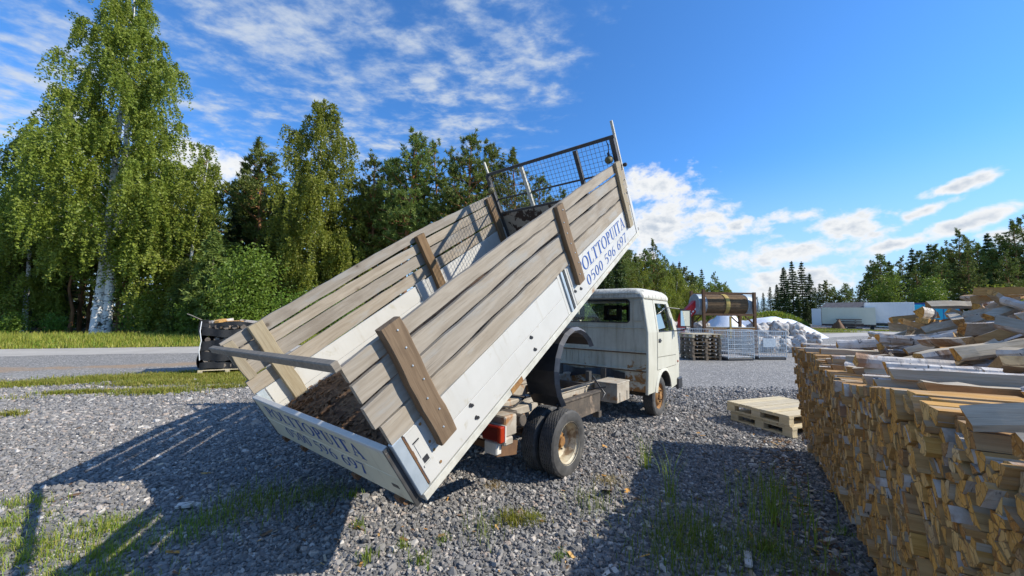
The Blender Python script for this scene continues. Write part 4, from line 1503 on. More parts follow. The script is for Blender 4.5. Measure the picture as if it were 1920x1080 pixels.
    for i in range(len(rings)-1):
        for k in range(n):
            mb.f.append((i*n+k, i*n+(k+1) % n, (i+1)*n+(k+1) % n, (i+1)*n+k))
            mb.m.append(0)
    mb.f.append(tuple((len(rings)-1)*n+k for k in range(n)))
    mb.f.append(tuple(reversed(range(n))))
    mb.m += [0, 1]
    roof = mb.build('roof', ['roof_paint', 'interior'], truck, smooth=50)
    mb = MB()
    mb.tube([(-0.80, Yb-0.040, 2.045), (0.80, Yb-0.040, 2.045), (0.86, Yb-0.01, 2.03), (0.88, Yb+0.06, 2.0)], 0.008, 6)
    mb.build('roof_bead', ['cab_paint'], roof)
    # gutter line between roof and body
    mb = MB()
    for s in (1, -1):
        mb.tube([(s*0.915, Yb, EAVE-0.02), (s*0.915, 3.66, EAVE-0.02)], 0.009, 6)
    build_split(mb, 'gutter', ['cab_rear'], roof)
    # seats
    for x in (0.29, -0.42, 0.79):
        if x > 0.7:
            x = 0.70
        mb = MB()
        mb.box(x-0.22, x+0.22, 2.66, 2.80, 0.95, 1.55)
        mb.box(x-0.22, x+0.22, 2.66, 3.15, 0.92, 1.05)
        s_ = mb.build('seat', ['seat_cloth'], truck, bevel=0.05, smooth=50)
        mb = MB()                                  # open headrest
        hx, hz0, hz1 = 0.155, 1.60, 1.86
        mb.box(x-hx, x-0.075, 2.68, 2.75, hz0, hz1)
        mb.box(x+0.075, x+hx, 2.68, 2.75, hz0, hz1)
        mb.box(x-0.0745, x+0.0745, 2.68, 2.75, hz0, 1.70)
        mb.box(x-0.0745, x+0.0745, 2.68, 2.75, 1.79, hz1)
        mb.box(x-0.07, x-0.05, 2.70, 2.72, 1.5, hz0)
        mb.box(x+0.05, x+0.07, 2.70, 2.72, 1.5, hz0)
        mb.build('headrest', ['seat_cloth'], s_, bevel=0.012)
    mb = MB()
    mb.box(-0.88, 0.88, 3.66, 3.94, 1.10, 1.40)
    mb.build('dashboard', ['interior'], truck, bevel=0.04)
    mb = MB()
    pts = [(-0.42+0.21*math.cos(a), 3.55+0.12*math.sin(a), 1.38+0.17*math.sin(a)) for a in np.linspace(0, 2*math.pi, 25)]
    mb.tube(pts, 0.014, 6, cap=False)
    mb.tube([(-0.42, 3.55, 1.38), (-0.42, 3.75, 1.20)], 0.025, 6)
    mb.build('steering_wheel', ['black_plastic'], truck, smooth=60)
    mb = MB()
    mb.box(0.05, 0.29, 3.60, 3.63, 1.80, 1.87)
    mb.box(0.16, 0.18, 3.61, 3.63, 1.871, 1.97)
    mb.build('rear_view_mirror', ['rust_dark'], truck, bevel=0.004)
    # door mirrors
    for s in (1, -1):
        mb = MB()
        mb.box(min(s*1.09, s*1.27), max(s*1.09, s*1.27), 3.80, 3.84, 1.50, 1.80)
        mm = mb.build('door_mirror', ['black_plastic'], truck, bevel=0.015)
        mb = MB()
        mb.box(min(s*1.105, s*1.255), max(s*1.105, s*1.255), 3.794, 3.799, 1.515, 1.785)
        mb.build('mirror_glass', ['mirror_glass'], mm)
        mb = MB()
        mb.tube([(s*0.97, 3.78, 1.42), (s*1.10, 3.86, 1.43), (s*1.17, 3.86, 1.47), (s*1.17, 3.86, 1.55)], 0.011, 6)
        mb.tube([(s*0.93, 3.62, 1.84), (s*1.08, 3.82, 1.82), (s*1.17, 3.86, 1.80), (s*1.17, 3.86, 1.75)], 0.010, 6)
        build_split(mb, 'mirror_arm', ['black_plastic'], mm)
        MB().lathe([(0.0, 0.012), (0.018, 0.008), (0.024, 0.0)], 10, 'x', (XS+0.001 if s > 0 else -XS-0.012, 3.985, 0.86)).build('side_indicator', ['orange_lens'], truck)
    # bumper with rubber corners, wheel housings
    mb = MB()
    mb.box(-0.99, 0.99, 4.115, 4.19, 0.36, 0.56)
    mb.box(0.955, 1.01, 3.93, 4.188, 0.358, 0.562)
    mb.box(-1.01, -0.955, 3.93, 4.188, 0.358, 0.562)
    mb.build('front_bumper', ['black_plastic'], truck, bevel=0.02)
    for s in (1, -1):
        mb = MB()
        for a, b in zip(arch, arch[1:]):
            mb.ngon([(s*0.975, *a), (s*0.975, *b), (s*0.62, *b), (s*0.62, *a)])
        mb.build('wheel_housing', ['dark_steel'], truck)


build_cab()

# ================================================================== pallets
def make_pallet(name, label, group, mat, lx=1.2, ly=1.0, nd=9, tight=False):
    """lx along the deck boards, ly across; 0.145 tall; parts: deck_board, block, base_board"""
    root = thing(name, label, 'pallet', group=group)
    r4 = random.Random(name + label)
    pw = ly/nd
    for k in range(nd):
        w = pw*(0.93 if tight else r4.uniform(0.66, 0.86))
        y = -ly/2 + pw*(k+0.5) - w/2
        mb = MB()
        mb.box(-lx/2+r4.uniform(0, .012), lx/2-r4.uniform(0, .012), y, y+w, 0.122+r4.uniform(-.001, .0), 0.144+r4.uniform(-.003, .002))
        o = mb.build('deck_board', [mat], root)
    for k, x in enumerate((-lx/2+0.05, 0, lx/2-0.05)):
        MB().box(x-0.048, x+0.048, -ly/2, ly/2, 0.1, 0.1205).build('bearer', [mat], root)
        for y in (-ly/2+0.075, 0, ly/2-0.075):
            MB().box(x-0.048, x+0.048, y-0.07, y+0.07, 0.0225, 0.0995).build('block', [mat], root)
        MB().box(x-0.048, x+0.048, -ly/2, ly/2, 0.0, 0.022).build('base_board', [mat], root)
    return root


def place(o, x, y, z, rz, label=None, group=None):
    o.location = (x, y, z)
    o.rotation_euler = (0, 0, rz)
    if label:
        o['label'] = label
    if group:
        o['group'] = group
    return o


# board direction of the two pale pallets by the stack
pal = make_pallet('pallet', 'pale empty pallet lying on top of another beside the firewood stack', None, 'pallet_pale', 1.25, 1.0, 9, True)
a_p = math.atan2(6.86-6.41, 4.76-3.57)
place(pal, 4.30, 6.16, 0.168, a_p)
pal2 = copy_tree(pal)
place(pal2, 4.34, 6.12, 0.02, a_p-0.03, 'lower pale pallet standing on the gravel under another one')

# ================================================================== firewood
ALPHA = R(240)
T_ = np.array([math.cos(ALPHA), math.sin(ALPHA)])        # along the row, towards the viewer
Q_ = np.array([-math.sin(ALPHA), math.cos(ALPHA)])       # into the row
FAR = np.array([3.74, 4.98])                             # far front bottom corner


def w2(t, d):
    p = FAR + T_*t + Q_*d
    return p


ROW_Z0 = 0.165
old = make_pallet('pallet', 'grey weathered pallet under the firewood row', 'pallets under the firewood row', 'pallet_old', 1.2, 1.1, 7)
first = True
for k in range(5):
    o = old if first else copy_tree(old)
    first = False
    p = w2(0.62+1.16*k, 0.60)
    place(o, p[0], p[1], 0.017, ALPHA + rng.uniform(-0.012, 0.012))

LOGMATS = ['end_grain', 'split_wood', 'birch_bark', 'split_grey']


def clip_poly(poly, a, b, c):
    """keep a*x+b*y<=c"""
    out = []
    n = len(poly)
    for i in range(n):
        p, q = poly[i], poly[(i+1) % n]
        dp, dq = a*p[0]+b*p[1]-c, a*q[0]+b*q[1]-c
        if dp <= 0:
            out.append(p)
        if dp*dq < 0:
            t = dp/(dp-dq)
            out.append((p[0]+(q[0]-p[0])*t, p[1]+(q[1]-p[1])*t))
    return out


def parea(p):
    return 0.5*abs(sum(p[i][0]*p[(i+1) % len(p)][1]-p[(i+1) % len(p)][0]*p[i][1] for i in range(len(p))))


def top_z(t):
    return 1.255 + 0.03*math.sin(t*2.1) + 0.02*math.sin(t*5.3+1) - 0.05*max(0, (t-3.6))


def lean(z, t):
    return -0.10*(z/1.3) + 0.05*math.sin(t*1.7)*(z/1.3) + 0.10*max(0.0, t-2.9)*max(0, z-0.75)


def build_row():
    r5 = random.Random(21)
    TL = 5.6
    pts = []
    z = ROW_Z0+0.035
    row = 0
    while z < 1.30:
        h = r5.uniform(0.068, 0.092)
        t = r5.uniform(0, 0.06)
        while t < TL:
            w = r5.choice((0.05, 0.062, 0.075, 0.09, 0.11))
            pts.append((t+w/2, z+r5.uniform(-0.028, 0.028)))
            t += w
        z += h
        row += 1
    P = np.array(pts)
    cells = []
    for i, (x, y) in enumerate(pts):
        if y > top_z(x):
            continue
        poly = [(max(0, x-0.2), max(ROW_Z0, y-0.2)), (min(TL, x+0.2), max(ROW_Z0, y-0.2)), (min(TL, x+0.2), y+0.2), (max(0, x-0.2), y+0.2)]
        near = np.where((np.abs(P[:, 0]-x) < 0.26) & (np.abs(P[:, 1]-y) < 0.24))[0]
        for j in near:
            if j == i:
                continue
            dx, dy = P[j, 0]-x, P[j, 1]-y
            mx, my = (P[j, 0]+x)/2, (P[j, 1]+y)/2
            poly = clip_poly(poly, dx, dy, dx*mx+dy*my)
            if len(poly) < 3:
                break
        if len(poly) < 3:
            continue
        poly = clip_poly(poly, 0, 1, top_z(x)+0.03)
        if len(poly) < 3:
            continue
        # rounds were split once or twice into wedges
        todo = [(poly, 0)]
        while todo:
            pl_, lv = todo.pop()
            a = parea(pl_) if len(pl_) > 2 else 0
            if a > 0.0019 and lv < 3 and r5.random() < (0.92, 0.6, 0.35)[lv]:
                cx = sum(p[0] for p in pl_)/len(pl_) + r5.uniform(-.012, .012)
                cy = sum(p[1] for p in pl_)/len(pl_) + r5.uniform(-.012, .012)
                th = r5.gauss(0.3, 0.75)
                na, nb = math.cos(th), math.sin(th)
                c = na*cx+nb*cy
                todo += [(clip_poly(pl_, na, nb, c), lv+1), (clip_poly(pl_, -na, -nb, -c), lv+1)]
            elif a:
                cells.append(pl_)
    out = []
    for poly in cells:
        if len(poly) < 3 or parea(poly) < 0.0004:
            continue
        cx = sum(p[0] for p in poly)/len(poly)
        cy = sum(p[1] for p in poly)/len(poly)
        # drop slivers of edges, shrink for the gap
        q = []
        for p in poly:
            s = 0.955 - 0.03*r5.random()
            p2 = (cx+(p[0]-cx)*s + r5.uniform(-.002, .002), cy+(p[1]-cy)*s + r5.uniform(-.002, .002))
            if not q or math.dist(q[-1], p2) > 0.006:
                q.append(p2)
        if len(q) > 3 and math.dist(q[0], q[-1]) < 0.006:
            q.pop()
        if len(q) < 3:
            continue
        depth = lean(cy, cx) + r5.gauss(0, 0.011) + (r5.uniform(-0.05, -0.02) if r5.random() < 0.05 else 0) + (r5.uniform(0.03, 0.10) if r5.random() < 0.06 else 0)
        out.append((cx, cy, q, depth))
    return out


def log_geo(q, cx, cy, length, r5):
    """split billet: section q about (cx,cy), along local +Y from 0"""
    mb = MB()
    n = len(q)
    bark = None
    if r5.random() < 0.46:
        # bark on the longest side, rounded outwards
        Ls = [math.dist(q[i], q[(i+1) % n]) for i in range(n)]
        bark = Ls.index(max(Ls))
    sec, tags = [], []
    for i in range(n):
        p = (q[i][0]-cx, q[i][1]-cy)
        nxt = (q[(i+1) % n][0]-cx, q[(i+1) % n][1]-cy)
        sec.append(p)
        if i == bark:
            m = ((p[0]+nxt[0])/2, (p[1]+nxt[1])/2)
            k = 1+0.10/max(0.3, math.hypot(*m)*20)
            sec.append((m[0]*k, m[1]*k))
            tags += [2, 2]
        else:
            tags.append(1 if r5.random() < 0.88 else 3)
    n = len(sec)
    tx, tz = r5.uniform(-.008, .008), r5.uniform(-.006, .006)
    sk = r5.uniform(-.01, .01)
    e = 0.0015
    vs = [(p[0]*0.985, sk*p[0]*10*0.3, p[1]*0.985) for p in sec] + [(p[0], e+sk*p[0]*3, p[1]) for p in sec] + [(p[0]+tx, length, p[1]+tz) for p in sec]
    fs, ms = [tuple(range(n))], [0]
    for i in range(n):
        j = (i+1) % n
        fs.append((i, j, j+n, i+n)); ms.append(0)
        fs.append((i+n, j+n, j+2*n, i+2*n)); ms.append(tags[i])
    fs.append(tuple(reversed(range(2*n, 3*n)))); ms.append(0)
    mb.add(vs, fs, ms)
    return mb


def project(p):
    """rough size measure: distance from where the photograph was taken"""
    d = math.dist((p[0], p[1], p[2]), (0, 0, CAM_H))
    infr = p[1] > 0.15 and abs(p[0]/p[1]) < 1.42 and p[2] > CAM_H-0.66*p[1]-0.1
    return d, infr


def stacked_row():
    r5 = random.Random(22)
    cells = build_row()
    sc = []
    for (cx, cy, q, dep) in cells:
        p = w2(cx, dep)
        d, inf = project((p[0], p[1], cy))
        sc.append((parea(q)/(d*d) if inf else 0.0))
    order = sorted(range(len(cells)), key=lambda i: -sc[i])
    own = set(order[:185])
    rest = MB()
    for i, (cx, cy, q, dep) in enumerate(cells):
        mb = log_geo(q, cx, cy, 0.46, r5)
        if i in own:
            p = w2(cx, dep)
            o = mb.build('firewood_log', LOGMATS, None, (p[0], p[1], cy), (0, 0, ALPHA))
            big = parea(q) > 0.0036
            has_bark = 2 in mb.m
            if has_bark:
                tag(o, 'split birch log with white bark stacked end-on in the firewood row', 'firewood', 'bark-edged logs stacked in the firewood row')
            elif big:
                tag(o, 'thick split log stacked end-on in the firewood row', 'firewood', 'thick logs stacked in the firewood row')
            else:
                tag(o, 'small bare split log stacked end-on in the firewood row', 'firewood', 'small logs stacked in the firewood row')
        else:
            rest.add([(v[0]+cx, v[1]+dep, v[2]+cy) for v in mb.v], mb.f, mb.m)
    o = rest.build('stacked_firewood', LOGMATS, None, (FAR[0], FAR[1], 0), (0, 0, ALPHA))
    tag(o, 'tightly packed small split logs filling the long firewood row', 'firewood', kind='stuff')


stacked_row()


# ---- the loose heap thrown on top and behind ---------------------------------------------
def loose_meshes():
    r6 = random.Random(31)
    out = []
    for k in range(21):
        kind = ('quarter', 'wedge', 'slab', 'wedge', 'quarter', 'half', 'wedge')[k % 7]
        r = r6.uniform(0.042, 0.066)
        if kind == 'quarter':
            sec = [(0, 0)] + [(r*1.35*math.cos(R(a)), r*1.35*math.sin(R(a))) for a in (0, 22, 45, 68, 90)]
            tg = [3, 2, 2, 2, 2, 1]
        elif kind == 'half':
            sec = [(r*math.cos(R(a)), r*math.sin(R(a))) for a in (0, 30, 60, 90, 120, 150, 180)]
            tg = [2]*6 + [3]
        elif kind == 'slab':
            sec = [(-r, -0.028), (r, -0.032), (r*0.95, 0.030), (-r*0.9, 0.034)]
            tg = [3, 3, 3, 1]
        else:
            sec = [(-0.012, -r*0.8), (0.02, -r*0.8), (r*0.75, r*0.6), (r*0.3, r*0.9), (-r*0.35, r*0.85), (-r*0.7, r*0.5)]
            tg = [3, 3, 2, 2, 2, 3]
        mx = sum(p[0] for p in sec)/len(sec)
        mz = sum(p[1] for p in sec)/len(sec)
        th = r6.uniform(0, 6.28) if kind != 'slab' else r6.choice((0, 0.1, 0.2))
        sec = [((p[0]-mx)*math.cos(th)-(p[1]-mz)*math.sin(th), (p[0]-mx)*math.sin(th)+(p[1]-mz)*math.cos(th)) for p in sec]
        n = len(sec)
        L = r6.uniform(0.38, 0.48)
        st = []
        NS = 5
        bend = r6.uniform(-0.012, 0.012)
        for s in range(NS+1):
            u = s/NS
            k2 = 1 + r6.uniform(-0.09, 0.09)
            sl = r6.uniform(-0.01, 0.01) if s in (0, NS) else 0
            st += [(p[0]*k2+bend*math.sin(u*3.1), -L/2+u*L+(sl+r6.uniform(-.012, .012) if s in (0, NS) else 0), p[1]*k2 + r6.uniform(-.004, .004)) for p in sec]
        fs, ms = [tuple(reversed(range(n)))], [0]
        for s in range(NS):
            for i in range(n):
                j = (i+1) % n
                fs.append((s*n+i, s*n+j, (s+1)*n+j, (s+1)*n+i)); ms.append(tg[i])
        fs.append(tuple(NS*n+i for i in range(n))); ms.append(0)
        me = mesh_of('firewood_log', st, fs, ms, LOGMATS)
        rad = max(abs(p[1]) for p in sec)
        hw = max(abs(p[0]) for p in sec)
        out.append((me, L, hw, rad, kind, 2 in tg))
    return out


CELL = 0.03
NTc, NDc = 230, 130                                      # t from -0.5, d from -0.15
hmap = np.zeros((NTc, NDc))
for i in range(NTc):
    for j in range(NDc):
        t, d = -0.5+i*CELL, -0.15+j*CELL
        # heap core: low at the far end, high nearer
        rid = np.interp(t, [-0.5, -0.1, 0.25, 0.7, 6.3], [0.0, 0.72, 0.92, 1.0, 1.0])
        prof = np.interp(d, [0.0, 0.45, 0.75, 1.05, 1.5, 2.1, 2.9, 3.4], [1.08, 1.14, 1.24, 1.40, 1.66, 1.56, 0.8, 0.0])
        base = rid*prof if d > 0.38 else 0.0
        if 0.0 <= t <= 5.6 and -0.10 <= d <= 0.46:
            base = max(base, top_z(t)+0.015)
        hmap[i, j] = base


def settle(t, d, yaw, L, hw, rad):
    """rest a log whose axis makes angle yaw with the d axis; returns z, pitch"""
    dt, dd = math.sin(yaw), math.cos(yaw)
    us = np.linspace(-L/2, L/2, 13)
    hs = []
    for u in us:
        best = 0
        for s in (-0.75, 0, 0.75):
            tt, de = t+dt*u+dd*s*hw, d+dd*u-dt*s*hw
            i, j = int((tt+0.5)/CELL), int((de+0.15)/CELL)
            if 0 <= i < NTc and 0 <= j < NDc:
                best = max(best, hmap[i, j])
        hs.append(best)
    hs = np.array(hs)
    bestz, bp = None, 0
    for i in range(0, 7):
        for j in range(6, 13):
            if i == j:
                continue
            m = (hs[j]-hs[i])/(us[j]-us[i])
            c = hs[i]-m*us[i]
            if np.all(hs <= m*us+c+0.012):
                if bestz is None or c < bestz:
                    bestz, bp = c, m
    if bestz is None:
        bestz = hs.max()
    bp = max(-0.7, min(0.7, bp))
    return bestz+rad*0.92, bp


def stamp(t, d, yaw, L, hw, rad, z, pitch):
    dt, dd = math.sin(yaw), math.cos(yaw)
    for u in np.linspace(-L/2, L/2, 26):
        for s in np.linspace(-0.85, 0.85, 7):
            tt, de = t+dt*u+dd*s*hw, d+dd*u-dt*s*hw
            i, j = int((tt+0.5)/CELL), int((de+0.15)/CELL)
            if 0 <= i < NTc and 0 <= j < NDc:
                hmap[i, j] = max(hmap[i, j], z+pitch*u+rad*(0.9-0.45*abs(s)))


def loose_heap():
    r7 = random.Random(41)
    V = loose_meshes()
    rest = MB()
    # hidden filler core under the heaped logs, seen only through gaps
    n_t, n_d = 40, 18
    vs = []
    ts = np.linspace(0.02, 5.9, n_t)
    ds = np.linspace(0.40, 3.3, n_d)
    for t in ts:
        for d in ds:
            i, j = int((t+0.5)/CELL), int((d+0.15)/CELL)
            vs.append((t, d, max(0.02, hmap[min(i, NTc-1), min(j, NDc-1)]-0.06)))
    core = MB()
    fs = [(a*n_d+b, (a+1)*n_d+b, (a+1)*n_d+b+1, a*n_d+b+1) for a in range(n_t-1) for b in range(n_d-1)]
    core.add(vs, fs)
    co = core.build('heap_core', ['chip'], None, (FAR[0], FAR[1], 0), (0, 0, ALPHA))
    tag(co, 'hidden brown filler core under the heaped logs', 'litter', kind='stuff')
    placed = []
    # buried layer, then the visible ones
    jobs = []
    for k in range(480):
        jobs.append((r7.uniform(-0.15, 5.0), r7.uniform(0.5, 2.6), r7.gauss(0, 0.9), True))
    for k in range(56):                                  # upper course laid square on the row
        jobs.append((r7.uniform(0.05, 4.9), r7.uniform(0.17, 0.27), r7.gauss(0, 0.13), False))
    for k in range(150):
        t = r7.uniform(-0.05, 3.2)
        jobs.append((t, r7.uniform(0.45, max(0.9, 1.95-0.33*t)), r7.gauss(0.0, 0.9), False))
    for t, d, yaw, buried in jobs:
        me, L, hw, rad, kind, bk = V[r7.randrange(len(V))]
        if not buried and d < 0.3:
            me, L, hw, rad, kind, bk = V[r7.choice((0, 1, 2, 3, 4, 6, 8, 9, 11, 13))]
        if not buried and d >= 0.6 and r7.random() < 0.2:
            yaw += 1.3
        z, pt = settle(t, d, yaw, L, hw, rad)
        zmax = np.interp(d, [0.3, 0.45, 0.75, 1.05, 1.5, 2.5], [1.40, 1.46, 1.56, 1.74, 1.97, 1.97])
        if z+abs(pt)*0.2 > zmax or (not buried and abs(pt) > 0.62):
            continue
        stamp(t, d, yaw, L, hw, rad, z, pt)
        p = w2(t, d)
        # local +Y runs along the log; in the row's frame the axis is (sin yaw, cos yaw)
        rot = Euler((math.atan(pt), 0, ALPHA - yaw), 'XYZ')
        if buried:
            M4 = Matrix.Rotation(-yaw, 4, 'Z') @ Matrix.Rotation(math.atan(pt), 4, 'X')
            vv = [M4 @ v.co + Vector((t, d, z)) for v in me.vertices]
            rest.add(vv, [tuple(f.vertices) for f in me.polygons], [f.material_index for f in me.polygons])
        else:
            o = obj_of('firewood_log', me, None, (p[0], p[1], z), rot)
            where = 'lying across the top of the firewood row' if d < 0.3 else 'thrown loosely on the heap behind the row'
            look = {'slab': 'flat sawn-looking grey split log', 'half': 'half-round birch log', 'quarter': 'quarter-split birch log', 'wedge': 'wedge-shaped birch log'}[kind]
            tag(o, look + ' ' + where, 'firewood', look + 's ' + where)
    ro = rest.build('heaped_firewood', LOGMATS, None, (FAR[0], FAR[1], 0), (0, 0, ALPHA), fixn=False)
    tag(ro, 'mass of split birch logs deeper in the loose heap', 'firewood', kind='stuff')


loose_heap()

# ================================================================== things across the yard
def at(px, depth, z=None):
    """world x for a bearing measured on the photograph's 1920 grid at a given forward distance"""
    return (px-960)/720.3*depth


# --- pile of dark pallets
pp = make_pallet('pallet', 'dark weathered pallet in the pile beside the wire cages', 'pallets piled beside the wire cages', 'pallet_old', 1.2, 0.9, 7)
for k in range(6):
    o = pp if k == 0 else copy_tree(pp)
    place(o, 7.62+rng.uniform(-.03, .03), 15.6+rng.uniform(-.03, .03), 0.147*k+0.002, 0.12+rng.uniform(-.03, .03))
tp = copy_tree(pal)
place(tp, 7.62, 15.6, 0.147*6+0.004, 0.10, 'pale pallet on top of the pile of dark pallets')


# --- wire cages
def make_cage(label):
    root = thing('wire_cage', label, 'cage')
    W, D, H = 1.2, 1.0, 1.15
    mb = MB()
    mb.box(-W/2, W/2, -D/2, D/2, 0.0, 0.10)
    mb.build('base', ['black_plastic'], root, bevel=0.02)
    MB().box(-W/2+0.03, W/2-0.03, -D/2+0.03, D/2-0.03, 0.101, 0.16).build('tray', ['sack_white'], root, bevel=0.02)
    z0, z1 = 0.12, H
    for y in (-D/2, D/2):
        mb = MB()
        for x in np.linspace(-W/2, W/2, 12):
            mb.tube([(x, y, z0), (x, y, z1)], 0.008, 5)
        for z in np.linspace(z0+0.02, z1, 7):
            mb.tube([(-W/2, y, z), (W/2, y, z)], 0.011 if z > z1-0.05 else 0.008, 5)
        mb.build('wire_panel', ['cage_steel'], root)
    for x in (-W/2, W/2):
        mb = MB()
        for y in np.linspace(-D/2, D/2, 10)[1:-1]:
            mb.tube([(x, y, z0), (x, y, z1)], 0.008, 5)
        for z in np.linspace(z0+0.02, z1, 7):
            mb.tube([(x, -D/2, z), (x, D/2, z)], 0.011 if z > z1-0.05 else 0.008, 5)
        mb.build('wire_panel', ['cage_steel'], root)
    for x in (-W/2, W/2):
        for y in (-D/2, D/2):
            MB().tube([(x, y, 0.08), (x, y, H+0.02)], 0.018, 6).build('corner_post', ['cage_steel'], root)
    return root


cage = make_cage('empty galvanised wire cage standing beside the pile of dark pallets')
place(cage, 8.95, 15.75, 0, 0.22)
for (x, y, rz, lab, sign) in ((10.55, 16.2, 0.10, 'wire cage with a grey plate fixed to its side', True),
                              (6.95, 17.9, 0.05, 'wire cage standing behind the pile of dark pallets', False),
                              (8.6, 18.2, 0.12, 'wire cage in front of the rusty drum rack', False),
                              (10.3, 18.0, 0.12, 'wire cage at the foot of the rusty drum rack beside white sacks', False)):
    c = copy_tree(cage)
    place(c, x, y, 0, rz, lab)
    if sign:
        MB().box(-0.42, 0.12, -0.525, -0.515, 0.52, 0.86).build('plate', ['cage_steel'], c)


# --- rack with the long slatted drum
def drum_rack():
    root = thing('drum_rack', 'rusty steel rack carrying a long slatted brown drum with steel ends', 'machine', (10.40, 19.0, 0), 0.06)
    for x in (-1.26, 1.26):
        for y in (-0.55, 0.55):
            MB().box(x-0.06, x+0.06, y-0.06, y+0.06, 0, 3.02 if x < 0 else 2.92).build('post', ['rust_dark'], root)
    for y in (-0.55, 0.55):
        MB().box(-1.199, 1.199, y-0.05, y+0.05, 2.82, 2.90).build('top_beam', ['rust_dark'], root)
        MB().box(-1.199, 1.199, y-0.05, y+0.05, 1.78, 1.88).build('lower_beam', ['rust_dark'], root)
        for s in (1, -1):
            MB().bar((s*1.19, y, 1.40), (s*0.78, y, 1.76), 0.05, 0.06, (0, 1, 0)).build('brace', ['rust_dark'], root)
    MB().box(-1.199, 1.199, -0.61, -0.56, 0.75, 1.22).build('trough', ['rust'], root)
    MB().box(-1.199, 1.199, -0.62, -0.5, 1.221, 1.25).build('trough_lip', ['rail_steel'], root)
    MB().box(-0.05, 0.05, -0.635, -0.612, 0.7, 1.75).build('strut', ['strap_yellow'], root)
    # drum: steel ends and brown slats round the middle
    zc, r = 2.32, 0.50
    for (a, b) in ((-1.44, -1.02), (1.02, 1.50)):
        mb = MB()
        mb.lathe([(0.0, a), (r, a), (r+0.015, a+0.02), (r, a+0.04), (r, b-0.02), (r+0.012, b-0.01), (r, b), (0.0, b)], 28, 'x', (0, 0, zc))
        mb.build('drum_end', ['drum_steel'], root, smooth=40)
    n = 40
    for k in range(n):
        a = 2*math.pi*k/n
        y, z = (r-0.02)*math.cos(a), zc+(r-0.02)*math.sin(a)
        mb = MB()
        mb.bar((-1.015, y, z), (1.015, y, z), 0.022, 0.058, (0, -math.sin(a), math.cos(a)))
        mb.build('slat', ['slat_brown'], root)
    mb = MB()
    mb.lathe([(r+0.018, -0.10), (r+0.024, 0.0), (r+0.018, 0.10)], 28, 'x', (0, 0, zc))
    mb.build('strap', ['strap_yellow'], root)
    return root


drum_rack()


def red_arm():
    root = thing('conveyor_arm', 'bright red steel conveyor arm rising beside the drum rack', 'machine', (8.32, 18.9, 0), 0.05)
    poly = [(-0.10, 0.25), (0.10, 0.25), (0.12, 1.40), (1.10, 2.34), (1.02, 2.74), (0.84, 2.70), (-0.02, 1.86), (-0.12, 1.55)]
    mb = MB()
    mb.prism(poly, lambda p: (p[0], -0.18, p[1]), lambda p: (p[0], 0.18, p[1]))
    mb.build('arm', ['red_paint'], root, bevel=0.03)
    for k in range(6):                                  # faded white marking along the arm
        MB().box(-0.05, 0.05, -0.004, 0.0, -0.02, 0.05).build('marking', ['plate_white'], root, (0.28+0.12*k, -0.182, 1.72+0.118*k), (0, R(-44), 0))
    mb = MB()
    mb.box(-0.5, 0.4, -0.4, 0.4, 0.0, 0.24)
    mb.build('foot', ['dark_steel'], root, bevel=0.02)
    MB().tube([(0.95, 0, 2.25), (1.15, 0, 2.20)], 0.09, 10).build('roller', ['dark_steel'], root)
    return root


red_arm()


# --- white firewood sacks
def make_sack(seed):
    r8 = random.Random(seed)
    bm = bmesh.new()
    bmesh.ops.create_icosphere(bm, subdivisions=4, radius=0.5)
    ph = [r8.uniform(0, 6.28) for _ in range(8)]
    for v in bm.verts:
        c = v.co
        s = 1/max(abs(c.x), abs(c.y), abs(c.z))*0.5
        c = c.lerp(c*s, 0.55)
        n = 0.030*math.sin(c.x*17+ph[0])*math.cos(c.z*19+ph[1]) + 0.028*math.sin(c.y*23+ph[2]+c.z*13) + 0.020*math.sin(c.z*31+c.x*21+ph[3])
        d = c.normalized()
        c = c + d*n
        if c.z > 0.25:
            c.z += 0.10*math.sin(c.x*9+ph[4])*math.sin(c.y*8+ph[5]) + 0.05
        if c.z < -0.35:
            c.z = -0.40
        v.co = c + Vector((0, 0, 0.40))
    me = bpy.data.meshes.new('firewood_sack')
    bm.to_mesh(me)
    bm.free()
    me.materials.append(MATS['sack_white'])
    me.polygons.foreach_set('use_smooth', [True]*len(me.polygons))
    return me


SK = [make_sack(k) for k in range(5)]
r9 = random.Random(77)
spots = []
for k in range(9):
    spots.append((11.5+0.66*k % 3.9 + r9.uniform(-.1, .1), 19.2+1.05*(k//5)+r9.uniform(-.15, .15), 0, 'standing'))
for k in range(3):
    spots.append((12.6+0.9*(k % 4)+r9.uniform(-.15, .15), 19.6+0.7*(k//4), 0.66, 'top'))
for k in range(5):
    spots.append((13.0+0.95*k, 21.9+r9.uniform(-.3, .3), 0, 'standing'))
for k in range(4):
    spots.append((7.3+0.95*k, 20.6+r9.uniform(-.2, .2), 0.0, 'left'))
    spots.append((7.4+0.95*k, 20.8+r9.uniform(-.2, .2), 0.70, 'left'))
for k, (x, y, z, w) in enumerate(spots):
    o = obj_of('firewood_sack', SK[k % 5], None, (x, y, z+float(gz(x, y))), (0, 0, r9.uniform(0, 6.28)))
    s = r9.uniform(0.78, 0.95)
    o.scale = (s*1.02, s*1.02, s*0.95)
    lab = {'standing': 'crinkled white firewood sack standing on the gravel beyond the wire cages', 'top': 'crinkled white firewood sack lying on top of other sacks',
           'left': 'white firewood sack stacked behind the red conveyor arm'}[w]
    tag(o, lab, 'sack', {'standing': 'white sacks standing beyond the cages', 'top': 'white sacks lying on other sacks', 'left': 'white sacks behind the red arm'}[w])


